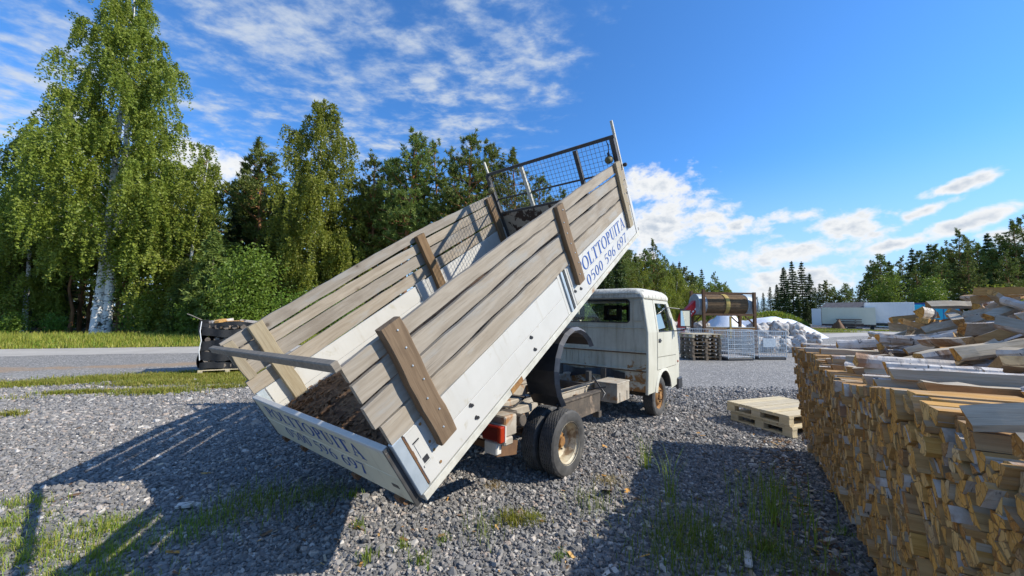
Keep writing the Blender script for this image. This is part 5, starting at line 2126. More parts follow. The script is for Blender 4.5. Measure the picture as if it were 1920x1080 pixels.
def mound(name, cx, cy, rx, ry, h, mat, seed, label, cat, kind=None, rz=0.0, n=26):
    r = random.Random(seed)
    ph = [r.uniform(0, 6.28) for _ in range(6)]
    v, f = [], []
    for i in range(n+1):
        for j in range(n+1):
            u, w = -1+2*i/n, -1+2*j/n
            d = min(1, math.hypot(u, w))
            z = h*(math.cos(d*math.pi/2)**0.8)*(1+0.25*math.sin(u*5+ph[0])*math.cos(w*4+ph[1])) + 0.06*h*math.sin(u*13+ph[2])*math.sin(w*11+ph[3])*(1-d)
            v.append((u*rx, w*ry, z-0.05))
    for i in range(n):
        for j in range(n):
            f.append((i*(n+1)+j, (i+1)*(n+1)+j, (i+1)*(n+1)+j+1, i*(n+1)+j+1))
    o = obj_of(name, mesh_of(name, v, f, None, [mat], smooth=80), None, (cx, cy, float(gz(cx, cy))), (0, 0, rz))
    return tag(o, label, cat, kind=kind)


mound('tarpaulin', 13.6, 24.6, 2.3, 1.4, 1.75, 'tarp', 4, 'white tarpaulin stretched over a mound behind the drum rack', 'tarpaulin')
mound('tarpaulin', 19.5, 29.5, 4.6, 1.8, 1.55, 'tarp', 6, 'long low white tarpaulin cover beyond the white sacks', 'tarpaulin')


# --- trailers and container
def trailers():
    D = 47.0
    z0 = float(gz(40, D))
    t = thing('box_trailer', 'cream box trailer with its side door swung open', 'trailer', (at(1588, D), D, z0), -0.68)
    W = 4.9
    MB().box(-W/2+0.061, W/2-0.061, -1.09, -1.03, 0.62, 2.55).build('front_wall', ['box_cream'], t)
    for x in np.linspace(-W/2+0.5, W/2-0.5, 6):
        MB().box(x-0.02, x+0.02, -1.105, -1.091, 0.66, 2.5).build('wall_rib', ['box_cream'], t)
    MB().box(-W/2, W/2, -1.1, 1.2, 2.551, 2.62).build('roof', ['box_cream'], t)
    MB().box(-W/2, W/2, -1.1, 1.2, 0.5, 0.615).build('floor', ['dark_steel'], t)
    MB().box(W/2-0.06, W/2, -1.1, 1.199, 0.62, 2.549).build('side_wall', ['box_cream'], t)
    MB().box(-W/2, -W/2+0.06, -0.9, 1.199, 0.62, 2.549).build('side_wall', ['box_cream'], t)
    MB().box(-W/2-0.95, -W/2-0.02, -1.16, -1.105, 0.45, 2.5).build('door', ['container_white'], t)
    for x in (-0.6, 0.3):
        mb = MB()
        mb.lathe([(0.0, -0.12), (0.36, -0.12), (0.40, -0.06), (0.40, 0.06), (0.36, 0.12), (0.0, 0.12)], 20, 'y', (x, -0.9, 0.38))
        mb.build('wheel', ['rubber'], t)
    MB().bar((W/2, -0.6, 0.45), (W/2+1.6, -0.6, 0.40), 0.10, 0.12).build('drawbar', ['galvanised'], t)
    # timber carried on it
    rr = random.Random(3)
    st = thing('timber_stack', 'stack of grey boards lying on the ground against the cream trailer', 'timber', (at(1590, D)-1.25, D-1.5, z0), -0.68)
    for i in range(5):
        for j in range(3):
            x0 = -1.15+rr.uniform(-.1, .1)
            MB().box(x0, x0+2.0+rr.uniform(-.3, .7)*(1-0.15*i), -0.5+0.26*j, -0.5+0.26*j+0.2, 0.08+0.26*i, 0.08+0.26*i+0.13).build('board', ['lumber_grey'], st)
        MB().box(-0.9, -0.8, -0.5, 0.3, 0.002+0.26*i, 0.078+0.26*i).build('spacer', ['lumber_grey'], st)
        MB().box(0.5, 0.6, -0.5, 0.3, 0.002+0.26*i, 0.078+0.26*i).build('spacer', ['lumber_grey'], st)
    bx = mound('brush_heap', at(1572, D)-2.0, D-2.2, 0.7, 0.6, 1.15, 'rust_dark', 9, 'dark heap of brush beside the open trailer', 'brush heap')

    def container(name, cx, cy, L, W, H, zb, mat, label, rz, ribs):
        c = thing(name, label, 'container', (cx, cy, float(gz(cx, cy))), rz)
        MB().box(-L/2, L/2, -W/2, W/2, zb, zb+H).build('shell', [mat], c, bevel=0.04)
        for x in np.linspace(-L/2+0.06, L/2-0.06, ribs):
            MB().box(x-0.035, x+0.035, -W/2-0.02, -W/2-0.001, zb+0.05, zb+H-0.05).build('rib', [mat], c)
        MB().box(-L/2, L/2, -W/2+0.2, W/2-0.2, zb-0.2, zb-0.001).build('frame', ['dark_steel'], c)
        for x in (-L/2+0.6, L/2-0.6):
            MB().box(x-0.15, x+0.15, -W/2+0.25, W/2-0.25, 0.0, zb-0.201).build('support', ['dark_steel'], c)
        return c
    container('container', at(1665, 46), 46, 4.15, 2.4, 2.45, 0.80, 'container_white', 'plain white swap container standing beside the cream trailer', -0.70, 9)
    c = container('container', at(1744, 46.6), 46.6, 4.4, 2.4, 2.35, 0.92, 'blue_paint', 'blue container with a bright turquoise tarpaulin side', -0.70, 2)
    MB().box(-1.95, 2.1, -1.265, -1.225, 1.0, 3.1).build('curtain', ['tarp_cyan'], c)
    MB().box(-2.2, 2.2, -1.22, 1.2, 3.271, 3.36).build('roof', ['dark_steel'], c)
    for x in np.linspace(-1.5, 1.7, 5):
        MB().box(x-0.03, x+0.03, -1.285, -1.266, 1.0, 3.1).build('strap', ['blue_paint'], c)
    # barn
    b = thing('barn', 'dark red wooden barn with a grey roof behind the trailers', 'barn', (at(1618, 72), 72, 0.5), 0.45)
    mb = MB()
    mb.prism([(-3.6, 0), (3.6, 0), (3.6, 2.6), (0, 4.3), (-3.6, 2.6)], lambda p: (p[0], -5.5, p[1]), lambda p: (p[0], 5.5, p[1]))
    mb.build('wall', ['barn_red'], b)
    for s in (1, -1):
        mb = MB()
        mb.prism([(0, 4.36), (s*4.1, 2.42), (s*4.1, 2.54), (0, 4.5)], lambda p: (p[0], -5.9, p[1]), lambda p: (p[0], 5.9, p[1]))
        mb.build('roof', ['barn_roof'], b)
    for k in range(9):
        MB().box(-3.4+0.85*k-0.03, -3.4+0.85*k+0.03, -5.53, -5.501, 0.1, 2.5).build('batten', ['barn_red'], b)
    # felled poles on the ground
    r = random.Random(8)
    for k in range(3):
        mb = MB()
        x = at(1490, 45)
        mb.tube([(-2.6, 0, 0.12), (2.4, 0.1, 0.12)], [0.14, 0.11], 8)
        fp = mb.build('felled_pole', ['dark_trunk'], None, (x+0.3*k+2.2, 45+0.3*k, float(gz(x, 45))), (0, 0, r.uniform(-.06, .06)))
        tag(fp, 'dark felled pole lying by the grassy bank', 'pole', 'poles lying by the grassy bank')


trailers()


# --- black net-wrapped pallet of firewood
def net_pallet():
    x0, y0 = -7.75, 10.75
    p = copy_tree(pal)
    place(p, x0, y0, 0.002, 0.5, 'pale pallet under the black net-wrapped firewood')
    root = thing('netted_firewood', 'pallet load of firewood wrapped in torn black netting', 'firewood', (x0, y0, 0.150), 0.5)
    r = random.Random(13)
    # billets in courses
    for i in range(7):
        for j in range(6):
            w = 0.19
            xa = -0.57+j*w+r.uniform(-.004, .004)
            mb = MB()
            z = 0.004+i*0.17
            n = 7
            c = (xa+w/2, z+0.083)
            rad = r.uniform(0.060, 0.084)
            pts = [(c[0]+rad*math.cos(2*math.pi*k/n)*r.uniform(.70, 1), c[1]+rad*math.sin(2*math.pi*k/n)*r.uniform(.88, 1)) for k in range(n)]
            mb.prism(pts, lambda q: (q[0], -0.46+0.0, q[1]), lambda q: (q[0], 0.46, q[1]))
            mb.build('billet', ['lumber_grey' if r.random() < 0.85 else 'pallet_old'], root)
    for k in range(9):
        mb = MB()
        a = r.uniform(0, 3.1)
        x, y, z = r.uniform(-.4, .4), r.uniform(-.3, .3), 1.225
        mb.bar((x-0.2*math.cos(a), y-0.2*math.sin(a), z), (x+0.2*math.cos(a), y+0.2*math.sin(a), z+r.uniform(0, .08)), 0.10, 0.07)
        mb.build('top_log', ['split_wood' if k % 3 else 'birch_bark'], root)
    # netting: bulging black sheet on two sides, strips on the front
    def sheet(fn, nu, nv):
        mb = MB()
        for i in range(nu+1):
            for j in range(nv+1):
                mb.v.append(fn(i/nu, j/nv))
        for i in range(nu):
            for j in range(nv):
                a = i*(nv+1)+j
                mb.f.append((a, a+nv+1, a+nv+2, a+1))
                mb.m.append(0)
        return mb
    mb = sheet(lambda u, v: (-0.615-0.05*math.sin(v*9+u*4)-0.04*math.sin(u*13)*math.sin(v*3), -0.5+u*1.0, 0.02+v*1.27), 16, 18)
    mb.build('net_side', ['black_net'], root, smooth=60)
    mb = sheet(lambda u, v: (-0.60+u*1.2, 0.485+0.04*math.sin(u*11+v*5), 0.02+v*1.22), 12, 12)
    mb.build('net_back', ['black_net'], root, smooth=60)
    for (z, h) in ((0.01, 0.17), (0.24, 0.22), (0.52, 0.24), (0.86, 0.20), (1.12, 0.11)):
        mb = sheet(lambda u, v: (-0.60+u*1.22, -0.485-0.03*math.sin(u*9+z*20)-0.015*math.sin(u*23), z+v*h+0.03*math.sin(u*7+z*9)), 24, 4)
        mb.build('net_strip', ['black_net'], root, smooth=60)
    mb = MB()
    mb.tube([(-0.60, -0.50, 0.25), (-0.62, -0.52, 0.5), (-0.59, -0.515, 0.75), (-0.625, -0.52, 1.0), (-0.61, -0.5, 1.25)], 0.010, 6)
    mb.build('cord', ['container_white'], root)
    mb = MB()
    mb.tube([(-0.62, -0.3, 1.27), (-0.85, -0.35, 1.40), (-0.95, -0.3, 1.44)], 0.014, 6)
    mb.build('stray_stick', ['beam_grey'], root)


net_pallet()

# ================================================================== vegetation
def unit(v):
    return v/np.maximum(np.linalg.norm(v, axis=1, keepdims=True), 1e-9)


def leaf_quads(c, size, rg, droop=0.35, asp=0.62):
    """diamond leaves at centres c"""
    n = len(c)
    a = unit(rg.normal(size=(n, 3)) - np.array([0, 0, droop]))
    b = unit(np.cross(a, rg.normal(size=(n, 3))))
    s = (size*rg.uniform(0.65, 1.3, n))[:, None]
    q = np.stack([c-a*s*0.5, c+b*s*asp*0.5, c+a*s*0.5, c-b*s*asp*0.5], 1)
    return q.reshape(-1, 3)


def tube_np(mb, pts, r, n=6):
    mb.tube(pts, r, n, 0, cap=False)


def birch(seed, H, rad, n_br=46, strands=26, leaves=46, size=0.13, low=0.16, stems=1, hang=1.0, leafmat='birch_leaf', spread=0.5):
    rg = np.random.default_rng(seed)
    mb = MB()
    br = MB()
    C = []
    for st in range(stems):
        off = np.array([0.42*st, 0.1*st, 0])
        ln = rg.normal(0, 0.035, 2) + np.array([0.04*st, 0])
        hs = H*(1-0.12*st)
        zs = np.linspace(0, 1, 12)
        wob = np.cumsum(rg.normal(0, 0.10, (12, 2)), 0)*0.8
        wob -= wob[0]
        tp = [tuple(off + np.array([ln[0]*hs*z+wob[i, 0]*z, ln[1]*hs*z+wob[i, 1]*z, hs*z])) for i, z in enumerate(zs)]
        r0 = (0.0085 if stems > 1 else 0.0075)*H+0.03
        tube_np(mb, tp, [r0*(1.25 if i == 0 else 1)*(1-z)**0.85+0.02 for i, z in enumerate(zs)], 12)
        tpa = np.array(tp)
        for k in range(n_br//stems):
            f = low + (0.97-low)*((k+rg.random())/(n_br//stems))
            p0 = np.array([np.interp(f, zs, tpa[:, j]) for j in range(3)])
            ang = k*2.4 + rg.normal(0, 0.4)
            # crown envelope: widest a third up, tapering to the tip
            env = rad*(np.interp(f, [0, low, 0.30, 0.55, 0.8, 1.0], [0.3, 0.75, 1.0, 0.82, 0.52, 0.10]))*rg.uniform(0.65, 1.12)
            rise = rg.uniform(0.55, 1.1)*env*(0.8+0.5*f)
            out = np.array([math.cos(ang), math.sin(ang), 0])
            u = np.linspace(0, 1, 6)
            bp = [p0 + out*env*t + np.array([0, 0, rise*(t-0.42*t*t)]) + rg.normal(0, 0.08, 3)*t for t in u]
            tube_np(br, [tuple(p) for p in bp], [max(0.010, 0.007*env+0.008)*(1-0.8*t) for t in u], 5)
            bpa = np.array(bp)
            ns = max(4, int(strands*(0.45+0.65*env/rad)))
            t = rg.uniform(0.22, 1.05, ns)
            s0 = np.stack([np.interp(t, u, bpa[:, j]) for j in range(3)], 1)
            so = unit(out[None, :]*0.6 + rg.normal(0, 0.75, (ns, 3))*[1, 1, 0.3])
            sl = rg.uniform(0.7, 2.9, ns)*hang*(0.5+0.5*env/rad)*(0.6+0.4*(1-f))
            lv = np.maximum(6, (leaves*sl/1.8).astype(int))
            idx = np.repeat(np.arange(ns), lv)
            w = rg.random(len(idx))
            L = sl[idx]
            c = s0[idx] + so[idx]*(L*spread*np.sqrt(w))[:, None] + np.stack([0*w, 0*w, -L*w**1.25+0.12*L*np.sqrt(w)], 1) + rg.normal(0, 0.065, (len(idx), 3))
            C.append(c)
    C = np.concatenate(C)
    C = C[C[:, 2] > 0.35]
    crown = np_mesh('crown', leaf_quads(C, size, rg), 4, leafmat)
    trunk = mesh_of('trunk', mb.v, mb.f, None, ['birch_trunk'], smooth=60, fixn=False)
    limbs = mesh_of('limbs', br.v, br.f, None, ['birch_trunk' if stems > 1 else 'dark_trunk'], smooth=60, fixn=False)
    return [('trunk', trunk), ('limbs', limbs), ('crown', crown)]


def needle_tris(c, ax, ln, wd, rg, k, cone=0.9):
    """k needle triangles at every centre c, leaning along ax"""
    n = len(c)
    idx = np.repeat(np.arange(n), k)
    d = unit(ax[idx]*cone + rg.normal(0, 0.75, (n*k, 3)))
    b = unit(np.cross(d, rg.normal(size=(n*k, 3))))
    L = (ln*rg.uniform(0.6, 1.25, n*k))[:, None]
    base = c[idx] + rg.normal(0, 0.05, (n*k, 3))
    q = np.stack([base-b*wd*0.5, base+b*wd*0.5, base+d*L], 1)
    return q.reshape(-1, 3)


def pine(seed, H, rad, bare=0.42, n_wh=13, per=6, tufts=26, k=15):
    rg = np.random.default_rng(seed)
    mb, br = MB(), MB()
    zs = np.linspace(0, 1, 10)
    wob = np.cumsum(rg.normal(0, 0.12, (10, 2)), 0)
    wob -= wob[0]
    tp = np.array([(wob[i, 0]*0.8, wob[i, 1]*0.8, H*z) for i, z in enumerate(zs)])
    tube_np(mb, [tuple(p) for p in tp], [(0.012*H+0.03)*(1-z)**0.8+0.015 for z in zs], 9)
    C, A = [], []
    for w in range(n_wh):
        f = bare + (0.985-bare)*w/(n_wh-1)
        for b in range(per):
            if rg.random() < 0.10:
                continue
            fz = f + rg.normal(0, 0.015)
            p0 = np.array([np.interp(fz, zs, tp[:, j]) for j in range(3)])
            ang = rg.uniform(0, 6.283)
            env = rad*np.interp(f, [bare, bare+0.15*(1-bare), bare+0.5*(1-bare), 0.9, 1], [0.65, 1.0, 0.85, 0.42, 0.12])*rg.uniform(0.6, 1.15)
            out = np.array([math.cos(ang), math.sin(ang), 0])
            rise = env*rg.uniform(0.05, 0.55)*(0.5+f)
            u = np.linspace(0, 1, 5)
            bp = np.array([p0+out*env*t+np.array([0, 0, rise*t*t*0.8+0.1*t]) + rg.normal(0, 0.05, 3)*t for t in u])
            tube_np(br, [tuple(p) for p in bp], [max(0.02, 0.022*env)*(1-0.75*t)+0.006 for t in u], 5)
            nt = max(5, int(tufts*env/rad))
            t = 1-(rg.random(nt)**1.5)*0.72
            c = np.stack([np.interp(t, u, bp[:, j]) for j in range(3)], 1)
            side = np.cross(out, [0, 0, 1])
            sp = (1.15-t*0.55)*0.52*env
            c = c + side[None, :]*(rg.normal(0, 0.55, nt)*sp)[:, None] + np.stack([0*t, 0*t, rg.normal(0.08, 0.16, nt)], 1)
            C.append(c)
            A.append(unit(out[None, :]*0.55+np.array([0, 0, 0.75])+rg.normal(0, 0.35, (nt, 3))))
    C.append(np.array([[tp[-1, 0], tp[-1, 1], H*0.97+0.15*i] for i in range(3)]))
    A.append(np.tile([[0, 0, 1.0]], (3, 1)))
    C, A = np.concatenate(C), np.concatenate(A)
    crown = np_mesh('crown', needle_tris(C, A, 0.26, 0.075, rg, k), 3, 'pine_needle')
    for i in range(12):                                 # dead lower twigs
        f = rg.uniform(0.1, bare)
        p0 = np.array([np.interp(f, zs, tp[:, j]) for j in range(3)])
        a = rg.uniform(0, 6.28)
        L = rg.uniform(0.4, 1.4)
        tube_np(br, [tuple(p0), tuple(p0+np.array([math.cos(a)*L, math.sin(a)*L, rg.uniform(-.2, .3)]))], [0.018, 0.006], 4)
    return [('trunk', mesh_of('trunk', mb.v, mb.f, None, ['pine_trunk'], smooth=60, fixn=False)),
            ('limbs', mesh_of('limbs', br.v, br.f, None, ['pine_trunk'], smooth=60, fixn=False)), ('crown', crown)]


def spruce(seed, H, rad, low=0.06, n_wh=24, per=8, tufts=22, k=9, mat='spruce_needle'):
    rg = np.random.default_rng(seed)
    mb = MB()
    tube_np(mb, [(0, 0, 0), (0.03, 0, H*0.5), (0, 0, H)], [0.012*H+0.02, 0.007*H+0.01, 0.01], 8)
    C, A = [], []
    for w in range(n_wh):
        f = low + (0.98-low)*(w/(n_wh-1))**0.9
        for b in range(per):
            ang = rg.uniform(0, 6.283)
            env = (rad*(1-f)**0.8+0.10)*rg.uniform(0.65, 1.15)
            out = np.array([math.cos(ang), math.sin(ang), 0])
            nt = max(4, int(tufts*env/rad))
            t = rg.uniform(0.15, 1.0, nt)
            side = np.cross(out, [0, 0, 1])
            c = np.array([0, 0, H*f])[None, :] + out[None, :]*(t*env)[:, None] + side[None, :]*(rg.normal(0, 0.16, nt)*env*(1.1-t))[:, None]
            c[:, 2] += -0.42*env*t + 0.26*env*t*t + rg.normal(0, 0.05, nt)
            C.append(c)
            A.append(unit(out[None, :]*0.8 + np.array([0, 0, -0.35]) + rg.normal(0, 0.4, (nt, 3))))
    C.append(np.array([[0, 0, H*0.97], [0, 0, H]]))
    A.append(np.array([[0, 0, 1.0], [0, 0, 1.0]]))
    C, A = np.concatenate(C), np.concatenate(A)
    crown = np_mesh('crown', needle_tris(C, A, 0.34, 0.13, rg, k), 3, mat)
    return [('trunk', mesh_of('trunk', mb.v, mb.f, None, ['dark_trunk'], smooth=60, fixn=False)), ('crown', crown)]


def bush(seed, H, rad, n=2600, size=0.12, mat='bush_leaf'):
    rg = np.random.default_rng(seed)
    mb = MB()
    C = []
    ns = 9
    for s in range(ns):
        a = rg.uniform(0, 6.28)
        top = np.array([math.cos(a)*rad*rg.uniform(0.1, 0.75), math.sin(a)*rad*rg.uniform(0.1, 0.75), H*rg.uniform(0.6, 1.0)])
        tube_np(mb, [(0, 0, 0), tuple(top*0.5+[0, 0, 0.1]), tuple(top)], [0.03, 0.018, 0.006], 5)
        m = n//ns
        t = rg.uniform(0.15, 1.05, m)
        c = top[None, :]*t[:, None] + rg.normal(0, 1, (m, 3))*(np.array([rad*0.30, rad*0.30, H*0.09])[None, :])*(1.15-0.6*t)[:, None]
        C.append(c)
    C = np.concatenate(C)
    C = C[C[:, 2] > 0.03]
    return [('stems', mesh_of('stems', mb.v, mb.f, None, ['dark_trunk'], fixn=False)), ('crown', np_mesh('crown', leaf_quads(C, size, rg, 0.15), 4, mat))]


def plant(name, parts, label, cat, loc, rz=0.0, s=1.0, group=None, sz=None):
    o = thing(name, label, cat, loc, rz, group)
    o.scale = (s, s, sz or s)
    for nm, me in parts:
        obj_of(nm, me, o)
    return o


def gpos(px, depth):
    x = at(px, depth)
    return (x, depth, float(gz(x, depth)))


# --- the trees along the road
big = birch(1, 25.5, 4.7, 124, 34, 52, 0.15, 0.17, 2, 1.4, spread=0.32)
plant('birch_tree', big, 'tall twin-stemmed weeping birch with white trunk at the roadside', 'tree', (-26.9, 25.0, 0), 0.6)
bm_ = birch(2, 17.4, 3.5, 100, 26, 44, 0.15, 0.08, 1, 1.2, spread=0.34)
bs_ = birch(3, 12.0, 2.6, 60, 22, 38, 0.16, 0.05, 1, 0.85)
plant('birch_tree', bm_, 'slender tall weeping birch between the spruce and the pines', 'tree', gpos(580, 27.5), 0.3)
plant('birch_tree', bs_, 'leafy young birch growing against the tall twin-stemmed birch', 'tree', gpos(340, 26), 1.0, 1.02)
plant('birch_tree', bs_, 'thin pale-topped birch beside the group of pines', 'tree', gpos(655, 29.5), 2.0, 0.98)
plant('birch_tree', bm_, 'weeping birch with bushy low branches left of the twin-stemmed birch', 'tree', gpos(52, 27.5), 4.0, 0.86)

pines = [pine(11, 15, 2.9, 0.40), pine(12, 14, 2.5, 0.46), pine(13, 16, 2.7, 0.36), pine(14, 13, 2.3, 0.5, 11, 6, 24)]
spr = [spruce(21, 15, 2.5), spruce(22, 13, 2.1), spruce(23, 17, 2.8)]
r1 = random.Random(5)
front_pines = [(705, 30, 14.0), (762, 29, 15.4), (812, 33, 16.3), (873, 30, 15.6), (905, 33, 16.4), (955, 31, 14.8), (1000, 34, 14.0), (728, 34, 15.0), (842, 36, 15.6), (655, 34, 13.4), (680, 31, 11.5), (1050, 38, 14.0), (1090, 43, 14.5)]
for k, (px, d, h) in enumerate(front_pines):
    p = pines[k % 3]
    h0 = (15, 14, 16)[k % 3]
    plant('pine_tree', p, 'orange-barked pine in the group rising behind the truck bed', 'tree', gpos(px, d), r1.uniform(0, 6), h/h0, 'pines behind the truck bed')
plant('pine_tree', pines[3], 'open-crowned pine with bare top standing left of the slender birch', 'tree', gpos(470, 31), 1.2, 15.2/13)
plant('spruce_tree', spr[0], 'dark conical spruce between the young birch and the slender birch', 'tree', gpos(455, 33), 0.4, 13.4/15)
plant('spruce_tree', spr[1], 'dark spruce at the foot of the slender birch', 'tree', gpos(515, 30), 0.9, 11.5/13)
yp = spruce(24, 6.5, 1.7, 0.03, 16, 7, 20, 10, 'pine_needle')
plant('young_pine', yp, 'young bushy pine at the roadside left of the netted pallet', 'tree', gpos(395, 23.5), 0.0, 1.0)
plant('young_pine', yp, 'small young pine at the roadside under the tall birch', 'tree', gpos(345, 24.5), 2.0, 0.75)

# dark wood behind: many trunks
n_back = 0
for row, (d0, hs) in enumerate(((31.5, 13.5), (36, 14.5), (42, 15.5), (50, 16.5))):
    px = -330 + 37*row
    while px < 1180:
        d = d0 + r1.uniform(-1.8, 1.8)
        h = hs*r1.uniform(0.82, 1.08)
        if 560 < px < 1180:
            h *= 0.80
        k = r1.random()
        if k < 0.5:
            plant('spruce_tree', spr[r1.randrange(3)], 'dark spruce standing in the wood behind the gravel road', 'tree', gpos(px, d), r1.uniform(0, 6), h/15*r1.uniform(0.9, 1.0), 'spruces in the wood behind the road', h/15)
        else:
            q = r1.randrange(4)
            plant('pine_tree', pines[q], 'slim pine standing in the wood behind the gravel road', 'tree', gpos(px, d), r1.uniform(0, 6), h/15*r1.uniform(0.85, 1.0), 'pines in the wood behind the road', h/14)
        px += r1.uniform(70, 105)*30/d0

# thin trunks of the wood edge
stem_me = [(a, b) for a, b in pine(15, 7.5, 1.2, 0.6, 7, 5, 12, 12)]
px = -60
while px < 420:
    plant('pine_tree', stem_me, 'thin bare-stemmed pine at the edge of the wood behind the verge', 'tree', gpos(px, r1.uniform(27.5, 32)), r1.uniform(0, 6), r1.uniform(0.8, 1.05), 'thin pines at the wood edge')
    px += r1.uniform(16, 34)

# bushes
bu = [bush(31, 2.4, 1.5, 3600), bush(32, 3.2, 1.7, 4600), bush(33, 1.4, 1.0, 1800)]
ash = bush(34, 5.0, 2.1, 9500, 0.15)
plant('leafy_bush', ash, 'tall light green leafy bush behind the netted pallet', 'bush', gpos(455, 21.5), 0.3, 1.0)
plant('leafy_bush', bu[1], 'leafy green bush between the tall birch and the netted pallet', 'bush', gpos(262, 26.0), 0.3, 1.0)
plant('leafy_bush', bu[0], 'low green bush at the foot of the young pine', 'bush', gpos(375, 23.2), 1.3, 1.0)
plant('leafy_bush', bu[0], 'green bush at the foot of the leafy young birch', 'bush', gpos(315, 26.5), 2.3, 1.1)
plant('leafy_bush', bu[2], 'small weedy bush on the verge left of the tall birch', 'bush', gpos(30, 24.5), 2.3, 1.0)
plant('leafy_bush', bu[2], 'low weedy bush on the verge right under the tall birch', 'bush', gpos(110, 26.0), 0.3, 0.9)
for px, d, s in ((540, 24, 1.0), (600, 25, 1.1), (640, 26, 1.0)):
    plant('leafy_bush', bu[1], 'leafy bush in the shade behind the lowered end of the bed', 'bush', gpos(px, d), r1.uniform(0, 6), s, 'bushes behind the lowered end of the bed')

for px, d, s in ((1010, 40, 1.5), (1045, 38, 1.7), (1085, 41, 1.6), (1120, 43, 1.5), (1150, 46, 1.5), (1180, 48, 1.4), (975, 37, 1.4)):
    plant('leafy_bush', bu[1], 'leafy bush seen through and beside the cab rear window', 'bush', gpos(px, d), r1.uniform(0, 6), s, 'bushes beyond the cab rear window')
# --- forest edge running away behind the cab
for k in range(38):
    u = k/37
    d = 52 + 92*u**1.25
    px = 1108 + 262*u**0.9 + r1.uniform(-8, 8)
    h = r1.uniform(13.4, 16.0)
    q = r1.random()
    if q < 0.34:
        plant('birch_tree', bs_, 'yellow-green birch in the forest edge beyond the cab', 'tree', gpos(px, d), r1.uniform(0, 6), h*0.9/12, 'birches in the forest edge beyond the cab')
    elif q < 0.75:
        plant('pine_tree', pines[r1.randrange(3)], 'pine in the forest edge beyond the cab', 'tree', gpos(px, d), r1.uniform(0, 6), h/14.5, 'pines in the forest edge beyond the cab')
    else:
        plant('spruce_tree', spr[r1.randrange(3)], 'spruce in the forest edge beyond the cab', 'tree', gpos(px, d), r1.uniform(0, 6), h/15, 'spruces in the forest edge beyond the cab')
ybu = bush(35, 3.0, 1.8, 3600, 0.16, 'yellow_leaf')
for k in range(16):
    u = k/15
    d = 50 + 70*u
    plant('leafy_bush', bu[1] if k % 5 else ybu, 'leafy bush at the foot of the forest edge beyond the cab' if k % 5 else 'yellowing bush in the forest edge beyond the cab', 'bush', gpos(1120+250*u+r1.uniform(-10, 10), d-3), r1.uniform(0, 6), r1.uniform(0.9, 1.5),
          'bushes at the forest edge beyond the cab' if k % 5 else 'yellowing bushes beyond the cab')
for px, d, s in ((1300, 88, 1.6),):
    plant('leafy_bush', ybu, 'single orange-yellow autumn tree in the forest edge', 'tree', gpos(px, d), 0, s, None, 2.8)
# second rank behind
for k in range(18):
    u = k/17
    d = 66 + 100*u
    plant('pine_tree', pines[k % 3], 'pine deeper in the forest beyond the cab', 'tree', gpos(1085+275*u+r1.uniform(-8, 8), d), r1.uniform(0, 6), r1.uniform(13.5, 15.5)/15, 'pines deeper in the forest beyond the cab')

# --- far trees in the middle distance
for px, d, h, kind in ((1472, 96, 14.0, 's'), (1488, 92, 13.2, 's'), (1506, 96, 13.6, 's'), (1520, 92, 12.0, 's'), (1458, 100, 10.0, 's'), (1445, 110, 9.0, 's'), (1432, 118, 8.0, 's'), (1420, 120, 7.0, 's'),
                       (1551, 95, 12.0, 'p'), (1566, 97, 10.5, 'p'), (1585, 95, 10.6, 'p'), (1600, 98, 9.0, 'p'), (1538, 98, 9.0, 's'), (1405, 125, 8.0, 'p'), (1392, 128, 8.5, 's'), (1615, 90, 8.0, 's'),
                       (1462, 104, 9.0, 'p'), (1530, 104, 8.6, 's'), (1575, 104, 7.6, 's'), (1545, 90, 5.0, 's'), (1560, 92, 5.4, 's'), (1590, 92, 5.0, 's'), (1497, 90, 8.0, 's'), (1480, 90, 7.0, 's'), (1513, 89, 7.0, 's')):
    if kind == 's':
        plant('spruce_tree', spr[r1.randrange(3)], 'far spruce between the drum rack and the trailers', 'tree', gpos(px, d), r1.uniform(0, 6), h/13.5, 'far spruces between the rack and the trailers', h/15)
    else:
        plant('pine_tree', pines[r1.randrange(4)], 'far pine above the cream trailer', 'tree', gpos(px, d), r1.uniform(0, 6), h/15, 'far pines above the trailer')

# --- wood on the right, behind the trailers and the log heap
for px, d, h, kind in ((1640, 62, 10.2, 'p'), (1655, 60, 11.2, 'p'), (1672, 63, 10.8, 's'), (1690, 62, 9.6, 'p'), (1716, 64, 11.6, 's'), (1735, 63, 12.4, 'p'), (1757, 60, 13.6, 'p'), (1778, 62, 13.6, 'p'), (1800, 60, 13.2, 'p'),
                       (1822, 62, 13.6, 's'), (1842, 60, 14.0, 'p'), (1862, 63, 15.6, 's'), (1882, 60, 14.2, 'p'), (1905, 58, 14.0, 'p'), (1930, 58, 14.6, 'p'), (1960, 57, 14.0, 's'), (1990, 56, 14.5, 'p'),
                       (1700, 68, 10.6, 'p'), (1748, 68, 13.0, 's'), (1790, 68, 14.0, 's'), (1832, 68, 14.8, 'p'), (1872, 68, 14.0, 's'), (1915, 66, 15.0, 's'), (1650, 68, 9.6, 's'), (1626, 66, 9.0, 'p'), (1720, 58, 8.0, 'p'), (1770, 56, 9.0, 'p'), (1815, 55, 9.5, 'p'), (1860, 55, 9.5, 's'), (1900, 54, 9.5, 'p')):
    if kind == 's':
        plant('spruce_tree', spr[r1.randrange(3)], 'dark spruce in the wood behind the containers and log heap', 'tree', gpos(px, d), r1.uniform(0, 6), h/15, 'spruces behind the containers')
    else:
        plant('pine_tree', pines[r1.randrange(4)], 'broad pine in the wood behind the containers and log heap', 'tree', gpos(px, d), r1.uniform(0, 6), h/14, 'pines behind the containers')
brt = bush(36, 7.0, 2.8, 11000, 0.2)
plant('leafy_tree', brt, 'bright green leafy tree behind the white container', 'tree', gpos(1672, 54), 0.2, 1.0)
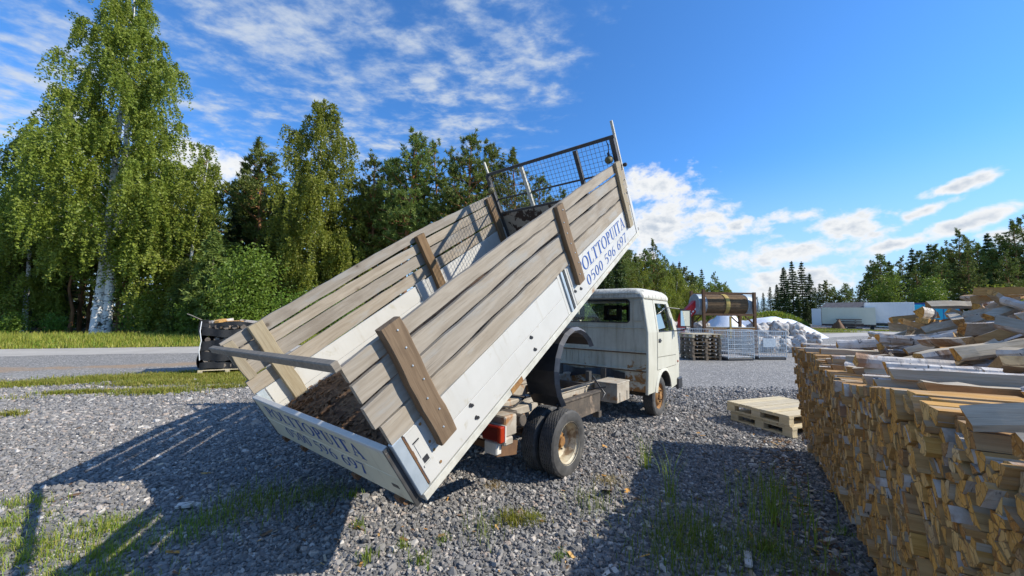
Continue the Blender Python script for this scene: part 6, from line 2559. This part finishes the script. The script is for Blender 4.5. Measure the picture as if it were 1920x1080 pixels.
plant('leafy_tree', brt, 'bright green leafy tree behind the blue container', 'tree', gpos(1738, 54), 2.2, 0.98)
plant('leafy_tree', ybu, 'yellow-green bush above the log heap', 'bush', gpos(1885, 50), 0.2, 1.9)


# ------------------------------------------------------------------ grass
def blades(x, y, z0, h, w, rg, bend=0.5):
    """curved tapering blades: two quads collapsed to triangles"""
    n = len(x)
    a = rg.random(n)*6.283
    lean = bend*rg.random(n)
    dx, dy = np.cos(a), np.sin(a)
    sx, sy = -dy*w/2, dx*w/2
    b = np.stack([x, y, z0], 1)
    m = b + np.stack([dx*h*lean*0.35, dy*h*lean*0.35, h*0.6], 1)
    t = b + np.stack([dx*h*lean, dy*h*lean, h*(1-0.25*lean)], 1)
    s = np.stack([sx, sy, 0*sx], 1)
    q = np.stack([b-s, b+s, m+s*0.7, m-s*0.7, m-s*0.7, m+s*0.7, t+s*0.08, t-s*0.08], 1)
    return q.reshape(-1, 3)


def grass_obj(name, x, y, h, w, mats, seed, label=None, bend=0.5, kind='stuff', cat='grass', off=(0, 0)):
    rg = np.random.default_rng(seed)
    z0 = gz(x+off[0], y+off[1])*0 if off != (0, 0) else gz(x, y)
    me = np_mesh(name, blades(x, y, z0, h, w, rg, bend), 4, mats, np.repeat(rg.integers(0, len(mats), len(x)), 2))
    o = obj_of(name, me, None, (off[0], off[1], 0))
    return tag(o, label, cat, kind=kind)


rg = np.random.default_rng(99)
# verge along the road
n = 80000
t = rg.uniform(-38, 24, n)
o = rg.uniform(0.05, 1, n)**1.25*7.4 - 0.1 + rg.normal(0, 0.12, n)
p = RD0[None, :] + t[:, None]*E_ + o[:, None]*P_
hh = rg.uniform(0.16, 0.44, n)*np.clip(0.45+o/2.2, 0.4, 1.25)
grass_obj('verge_grass', p[:, 0], p[:, 1], hh, np.full(n, 0.030), ['grass_dry', 'grass', 'grass_dry'], 1, 'tall yellow-green grass on the verge between road and wood', 0.7)


def patch(cx, cy, rx, ry, n, rot=0.0, seed=0, hole=0.25):
    rg = np.random.default_rng(seed)
    ux, uy = rg.normal(0, 0.42, n), rg.normal(0, 0.42, n)
    # uneven clumps
    ph = rg.uniform(0, 6.28, 4)
    v = np.sin(ux*7+ph[0])*np.sin(uy*6+ph[1]) + 0.6*np.sin(ux*15+ph[2])*np.sin(uy*13+ph[3])
    k = v > -0.55+hole*np.hypot(ux, uy)
    ux, uy = ux[k]*rx, uy[k]*ry
    c, s = math.cos(rot), math.sin(rot)
    return cx+ux*c-uy*s, cy+ux*s+uy*c


X_, Y_ = [], []
for i, (cx, cy, rx, ry, n, rot) in enumerate(((-9.3, 9.5, 2.0, 0.8, 11000, 0.42), (-7.9, 10.0, 1.7, 0.95, 12000, 0.4), (-10.6, 8.55, 1.4, 0.45, 4600, 0.45), (-8.15, 8.9, 0.9, 0.45, 3600, 0.3),
                                              (-8.55, 7.75, 0.75, 0.22, 1900, 0.3), (-7.25, 7.95, 0.85, 0.38, 3600, 0.2), (-6.7, 9.2, 1.1, 0.6, 5200, 0.3), (-6.3, 8.5, 0.8, 0.16, 900, 0.3),
                                              (-7.75, 6.1, 0.22, 0.16, 300, 0.0), (-7.3, 10.9, 1.6, 0.5, 3000, 0.4), (-9.6, 7.0, 1.0, 0.1, 300, 0.3))):
    a, b = patch(cx, cy, rx, ry, n, rot, 200+i)
    X_.append(a)
    Y_.append(b)
X_, Y_ = np.concatenate(X_), np.concatenate(Y_)
grass_obj('yard_grass', X_, Y_, rg.uniform(0.04, 0.12, len(X_)), np.full(len(X_), 0.012), ['grass', 'grass_dry', 'grass_dry'], 2, 'short green grass growing in patches through the yard gravel', 0.9)

X_, Y_ = [], []
for i, (cx, cy, rx, ry, n) in enumerate(((-3.35, 2.72, 0.55, 0.30, 1500), (-3.05, 3.05, 0.42, 0.22, 900), (-3.85, 3.05, 0.35, 0.3, 700), (-2.75, 2.75, 0.4, 0.2, 700), (-4.1, 3.4, 0.3, 0.16, 350), (-2.6, 2.45, 0.5, 0.22, 900))):
    a, b = patch(cx, cy, rx, ry, n, 0, 300+i)
    X_.append(a)
    Y_.append(b)
X_, Y_ = np.concatenate(X_), np.concatenate(Y_)
grass_obj('corner_grass', X_, Y_, rg.uniform(0.025, 0.10, len(X_)), np.full(len(X_), 0.005), ['grass', 'grass', 'grass_dry'], 3, 'green weeds and grass spreading over the gravel by the bed shadow', 1.0)

# bank behind the sacks and around the trailers
mound('grassy_bank', at(1478, 47), 50, 4.6, 2.2, 1.75, 'soil', 14, 'low overgrown earth bank left of the cream trailer', 'bank')
mound('grassy_bank', at(1420, 40), 42, 5.2, 2.4, 1.1, 'soil', 15, 'low brown earth bank behind the tarpaulin covers', 'bank')
X_, Y_ = [], []
for i, (cx, cy, rx, ry, n) in enumerate(((36, 42.5, 3.5, 1.6, 3000), (42, 41, 3.8, 1.4, 3000), (30, 37, 3, 0.9, 1200), (48, 41, 3, 2, 1500))):
    a, b = patch(cx, cy, rx, ry, n, 0, 400+i)
    X_.append(a)
    Y_.append(b)
X_, Y_ = np.concatenate(X_), np.concatenate(Y_)
grass_obj('far_grass', X_, Y_, rg.uniform(0.06, 0.2, len(X_)), np.full(len(X_), 0.07), ['grass_dry', 'grass'], 4, 'sunlit yellow-green grass in front of the trailers', 0.9)


def bank_grass(cx, cy, rx, ry, h, n, seed, mats):
    rg = np.random.default_rng(seed)
    a = rg.random(n)*6.283
    r = np.sqrt(rg.random(n))
    x, y = cx+rx*r*np.cos(a), cy+ry*r*np.sin(a)
    z = gz(x, y) + h*np.cos(r*math.pi/2)**0.8 - 0.1
    me = np_mesh('bank_grass', blades(x, y, z, rg.uniform(0.25, 0.75, n), np.full(n, 0.10), rg, 0.8), 4, mats, np.repeat(rg.integers(0, len(mats), n), 2))
    tag(obj_of('bank_grass', me), 'rough grass and weeds growing on the earth bank', 'grass', kind='stuff')


bank_grass(at(1478, 47), 50, 4.6, 2.2, 1.75, 5000, 5, ['grass', 'bush_leaf', 'grass_dry'])
bank_grass(at(1420, 40), 42, 5.2, 2.4, 1.1, 3000, 6, ['straw', 'grass_dry', 'bush_leaf'])


# --- single tufts and weeds on the gravel
def tuft_mesh(seed, n, h, w, r, mats, bend=0.8):
    rg = np.random.default_rng(seed)
    x, y = rg.normal(0, r, n), rg.normal(0, r, n)
    return np_mesh('grass_tuft', blades(x, y, 0*x, h*rg.uniform(0.35, 1.1, n), np.full(n, w), rg, bend), 4, mats, np.repeat(rg.integers(0, len(mats), n), 2))


TF = {'tall': tuft_mesh(1, 26, 0.40, 0.006, 0.03, ['grass'], 0.7), 'sparse': tuft_mesh(2, 60, 0.24, 0.005, 0.12, ['grass'], 0.9), 'small': tuft_mesh(3, 40, 0.09, 0.006, 0.03, ['grass', 'bush_leaf'], 0.9),
      'yellow': tuft_mesh(4, 170, 0.085, 0.006, 0.055, ['yellow_leaf', 'grass_dry'], 1.0), 'straw': tuft_mesh(5, 170, 0.05, 0.004, 0.07, ['straw'], 1.9), 'wide': tuft_mesh(6, 330, 0.14, 0.005, 0.16, ['grass', 'grass', 'bush_leaf'], 1.0)}
tufts = [('wide', -2.17, 3.42, 1.2, 'dark green grass clump in the shadow of the tipped bed'), ('wide', -2.38, 3.05, 0.9, 'grass clump in the bed shadow beside the pale chip of bark'), ('wide', -1.72, 3.60, 0.75, 'low grass clump under the lowered tailgate'),
         ('small', -1.42, 3.60, 1.2, 'bright small grass tuft catching sun under the tailgate corner'), ('small', -1.16, 3.10, 1.0, None), ('small', -0.95, 2.72, 1.1, None), ('small', -0.76, 2.86, 0.9, None), ('small', -0.60, 2.68, 1.2, None), ('small', -0.48, 2.93, 0.8, None),
         ('sparse', -0.2, 3.05, 0.8, None), ('yellow', 0.03, 3.22, 1.15, 'yellow-green moss-like tuft on the sunlit gravel'), ('yellow', 0.21, 3.25, 0.85, 'smaller yellow-green tuft beside a larger one on the gravel'), ('sparse', 0.72, 3.45, 0.95, 'thin pale grass tuft at the edge of the stack shadow'),
         ('tall', 1.47, 3.62, 1.2, 'tall thin grass stalks rising in the stack shadow'), ('tall', 1.50, 4.35, 1.0, 'tall weed stalks behind others in the stack shadow'), ('wide', 1.18, 2.80, 1.3, 'broad grass clump in the stack shadow nearest the sunny gravel'), ('wide', 1.50, 2.95, 1.2, None), ('sparse', 1.35, 3.2, 1.2, None),
         ('sparse', 2.2, 3.4, 1.5, 'loose spread of long grass beside the foot of the firewood row'), ('sparse', 2.1, 3.05, 1.5, None), ('wide', 1.9, 2.75, 0.9, None), ('tall', 2.15, 3.25, 1.0, None), ('sparse', 2.45, 3.75, 1.3, None), ('yellow', 1.86, 2.9, 0.9, 'rusty yellow weed in the shade of the firewood row'),
         ('straw', -0.13, 3.86, 0.9, 'dry straw-coloured tuft under the rear of the bed'), ('straw', 1.0, 4.02, 1.2, 'dry straw-coloured tuft beside the rear wheel'), ('straw', 2.76, 7.41, 1.6, 'dry straw-coloured patch by the front wheel'), ('small', 0.35, 2.75, 0.8, None), ('small', 2.6, 3.1, 0.9, None)]
for k, (kd, x, y, s, lab) in enumerate(tufts):
    o = obj_of('grass_tuft', TF[kd], None, (x, y, 0.005), (0, 0, k*1.3))
    o.scale = (s, s, s)
    if lab:
        tag(o, lab, 'grass tuft')
    elif y > 2.4 and x > 0.9:
        tag(o, 'green grass tuft in the shadow of the firewood row', 'grass tuft', 'grass tufts in the stack shadow')
    else:
        tag(o, 'small green weed sprouting in the sunlit gravel', 'grass tuft', 'weeds in the sunlit gravel')
for k, (x, y, rz, lx, ly, lab) in enumerate(((-2.72, 3.34, 0.3, 0.055, 0.03, 'pale chip of bark lying on the shaded gravel'), (1.62, 2.72, 1.1, 0.09, 0.02, 'pale wood splinter lying in the stack shadow'),
                                             (2.35, 2.95, 0.4, 0.07, 0.025, 'pale wood chip lying near the foot of the firewood row'))):
    mb = MB()
    mb.box(-lx, lx, -ly, ly, 0.0, 0.022, jit=0.008, rng=random.Random(k))
    o = mb.build('wood_chip', ['birch_bark'], None, (x, y, 0.030), (0.1, 0.05, rz), bevel=0.003)
    tag(o, lab, 'wood chip')


# --- bark flakes and splinters strewn over the gravel
def splinters():
    rg = np.random.default_rng(61)
    n = 1500
    y = 1.6 + 7.0*rg.random(n)**1.2
    x = (rg.random(n)*2-1)*(1.4*y)
    nx_ = 900                                            # thicker along the foot of the row
    t, d = rg.uniform(-0.6, 4.2, nx_), -np.abs(rg.normal(0, 0.22, nx_))-0.12
    pr = FAR[None, :] + t[:, None]*T_ + d[:, None]*Q_
    x, y = np.concatenate([x, pr[:, 0]]), np.concatenate([y, pr[:, 1]])
    n = len(x)
    ln = rg.lognormal(math.log(0.018), 0.5, n)
    wd = ln*rg.uniform(0.15, 0.5, n)
    a = rg.random(n)*6.283
    c = np.stack([x, y, 0.014+0.012*rg.random(n)], 1)
    A = np.stack([np.cos(a), np.sin(a), rg.normal(0, 0.25, n)], 1)*ln[:, None]
    B = np.stack([-np.sin(a), np.cos(a), rg.normal(0, 0.35, n)], 1)*wd[:, None]
    q = np.stack([c-A-B, c+A-B*0.6, c+A*0.8+B, c-A*0.9+B], 1)
    me = np_mesh('wood_litter', q.reshape(-1, 3), 4, ['chip', 'end_grain', 'split_grey', 'birch_bark'], rg.choice(4, n, p=[0.45, 0.2, 0.2, 0.15]))
    tag(obj_of('wood_litter', me), 'small bark flakes and splinters strewn over the gravel', 'litter', kind='stuff')


splinters()
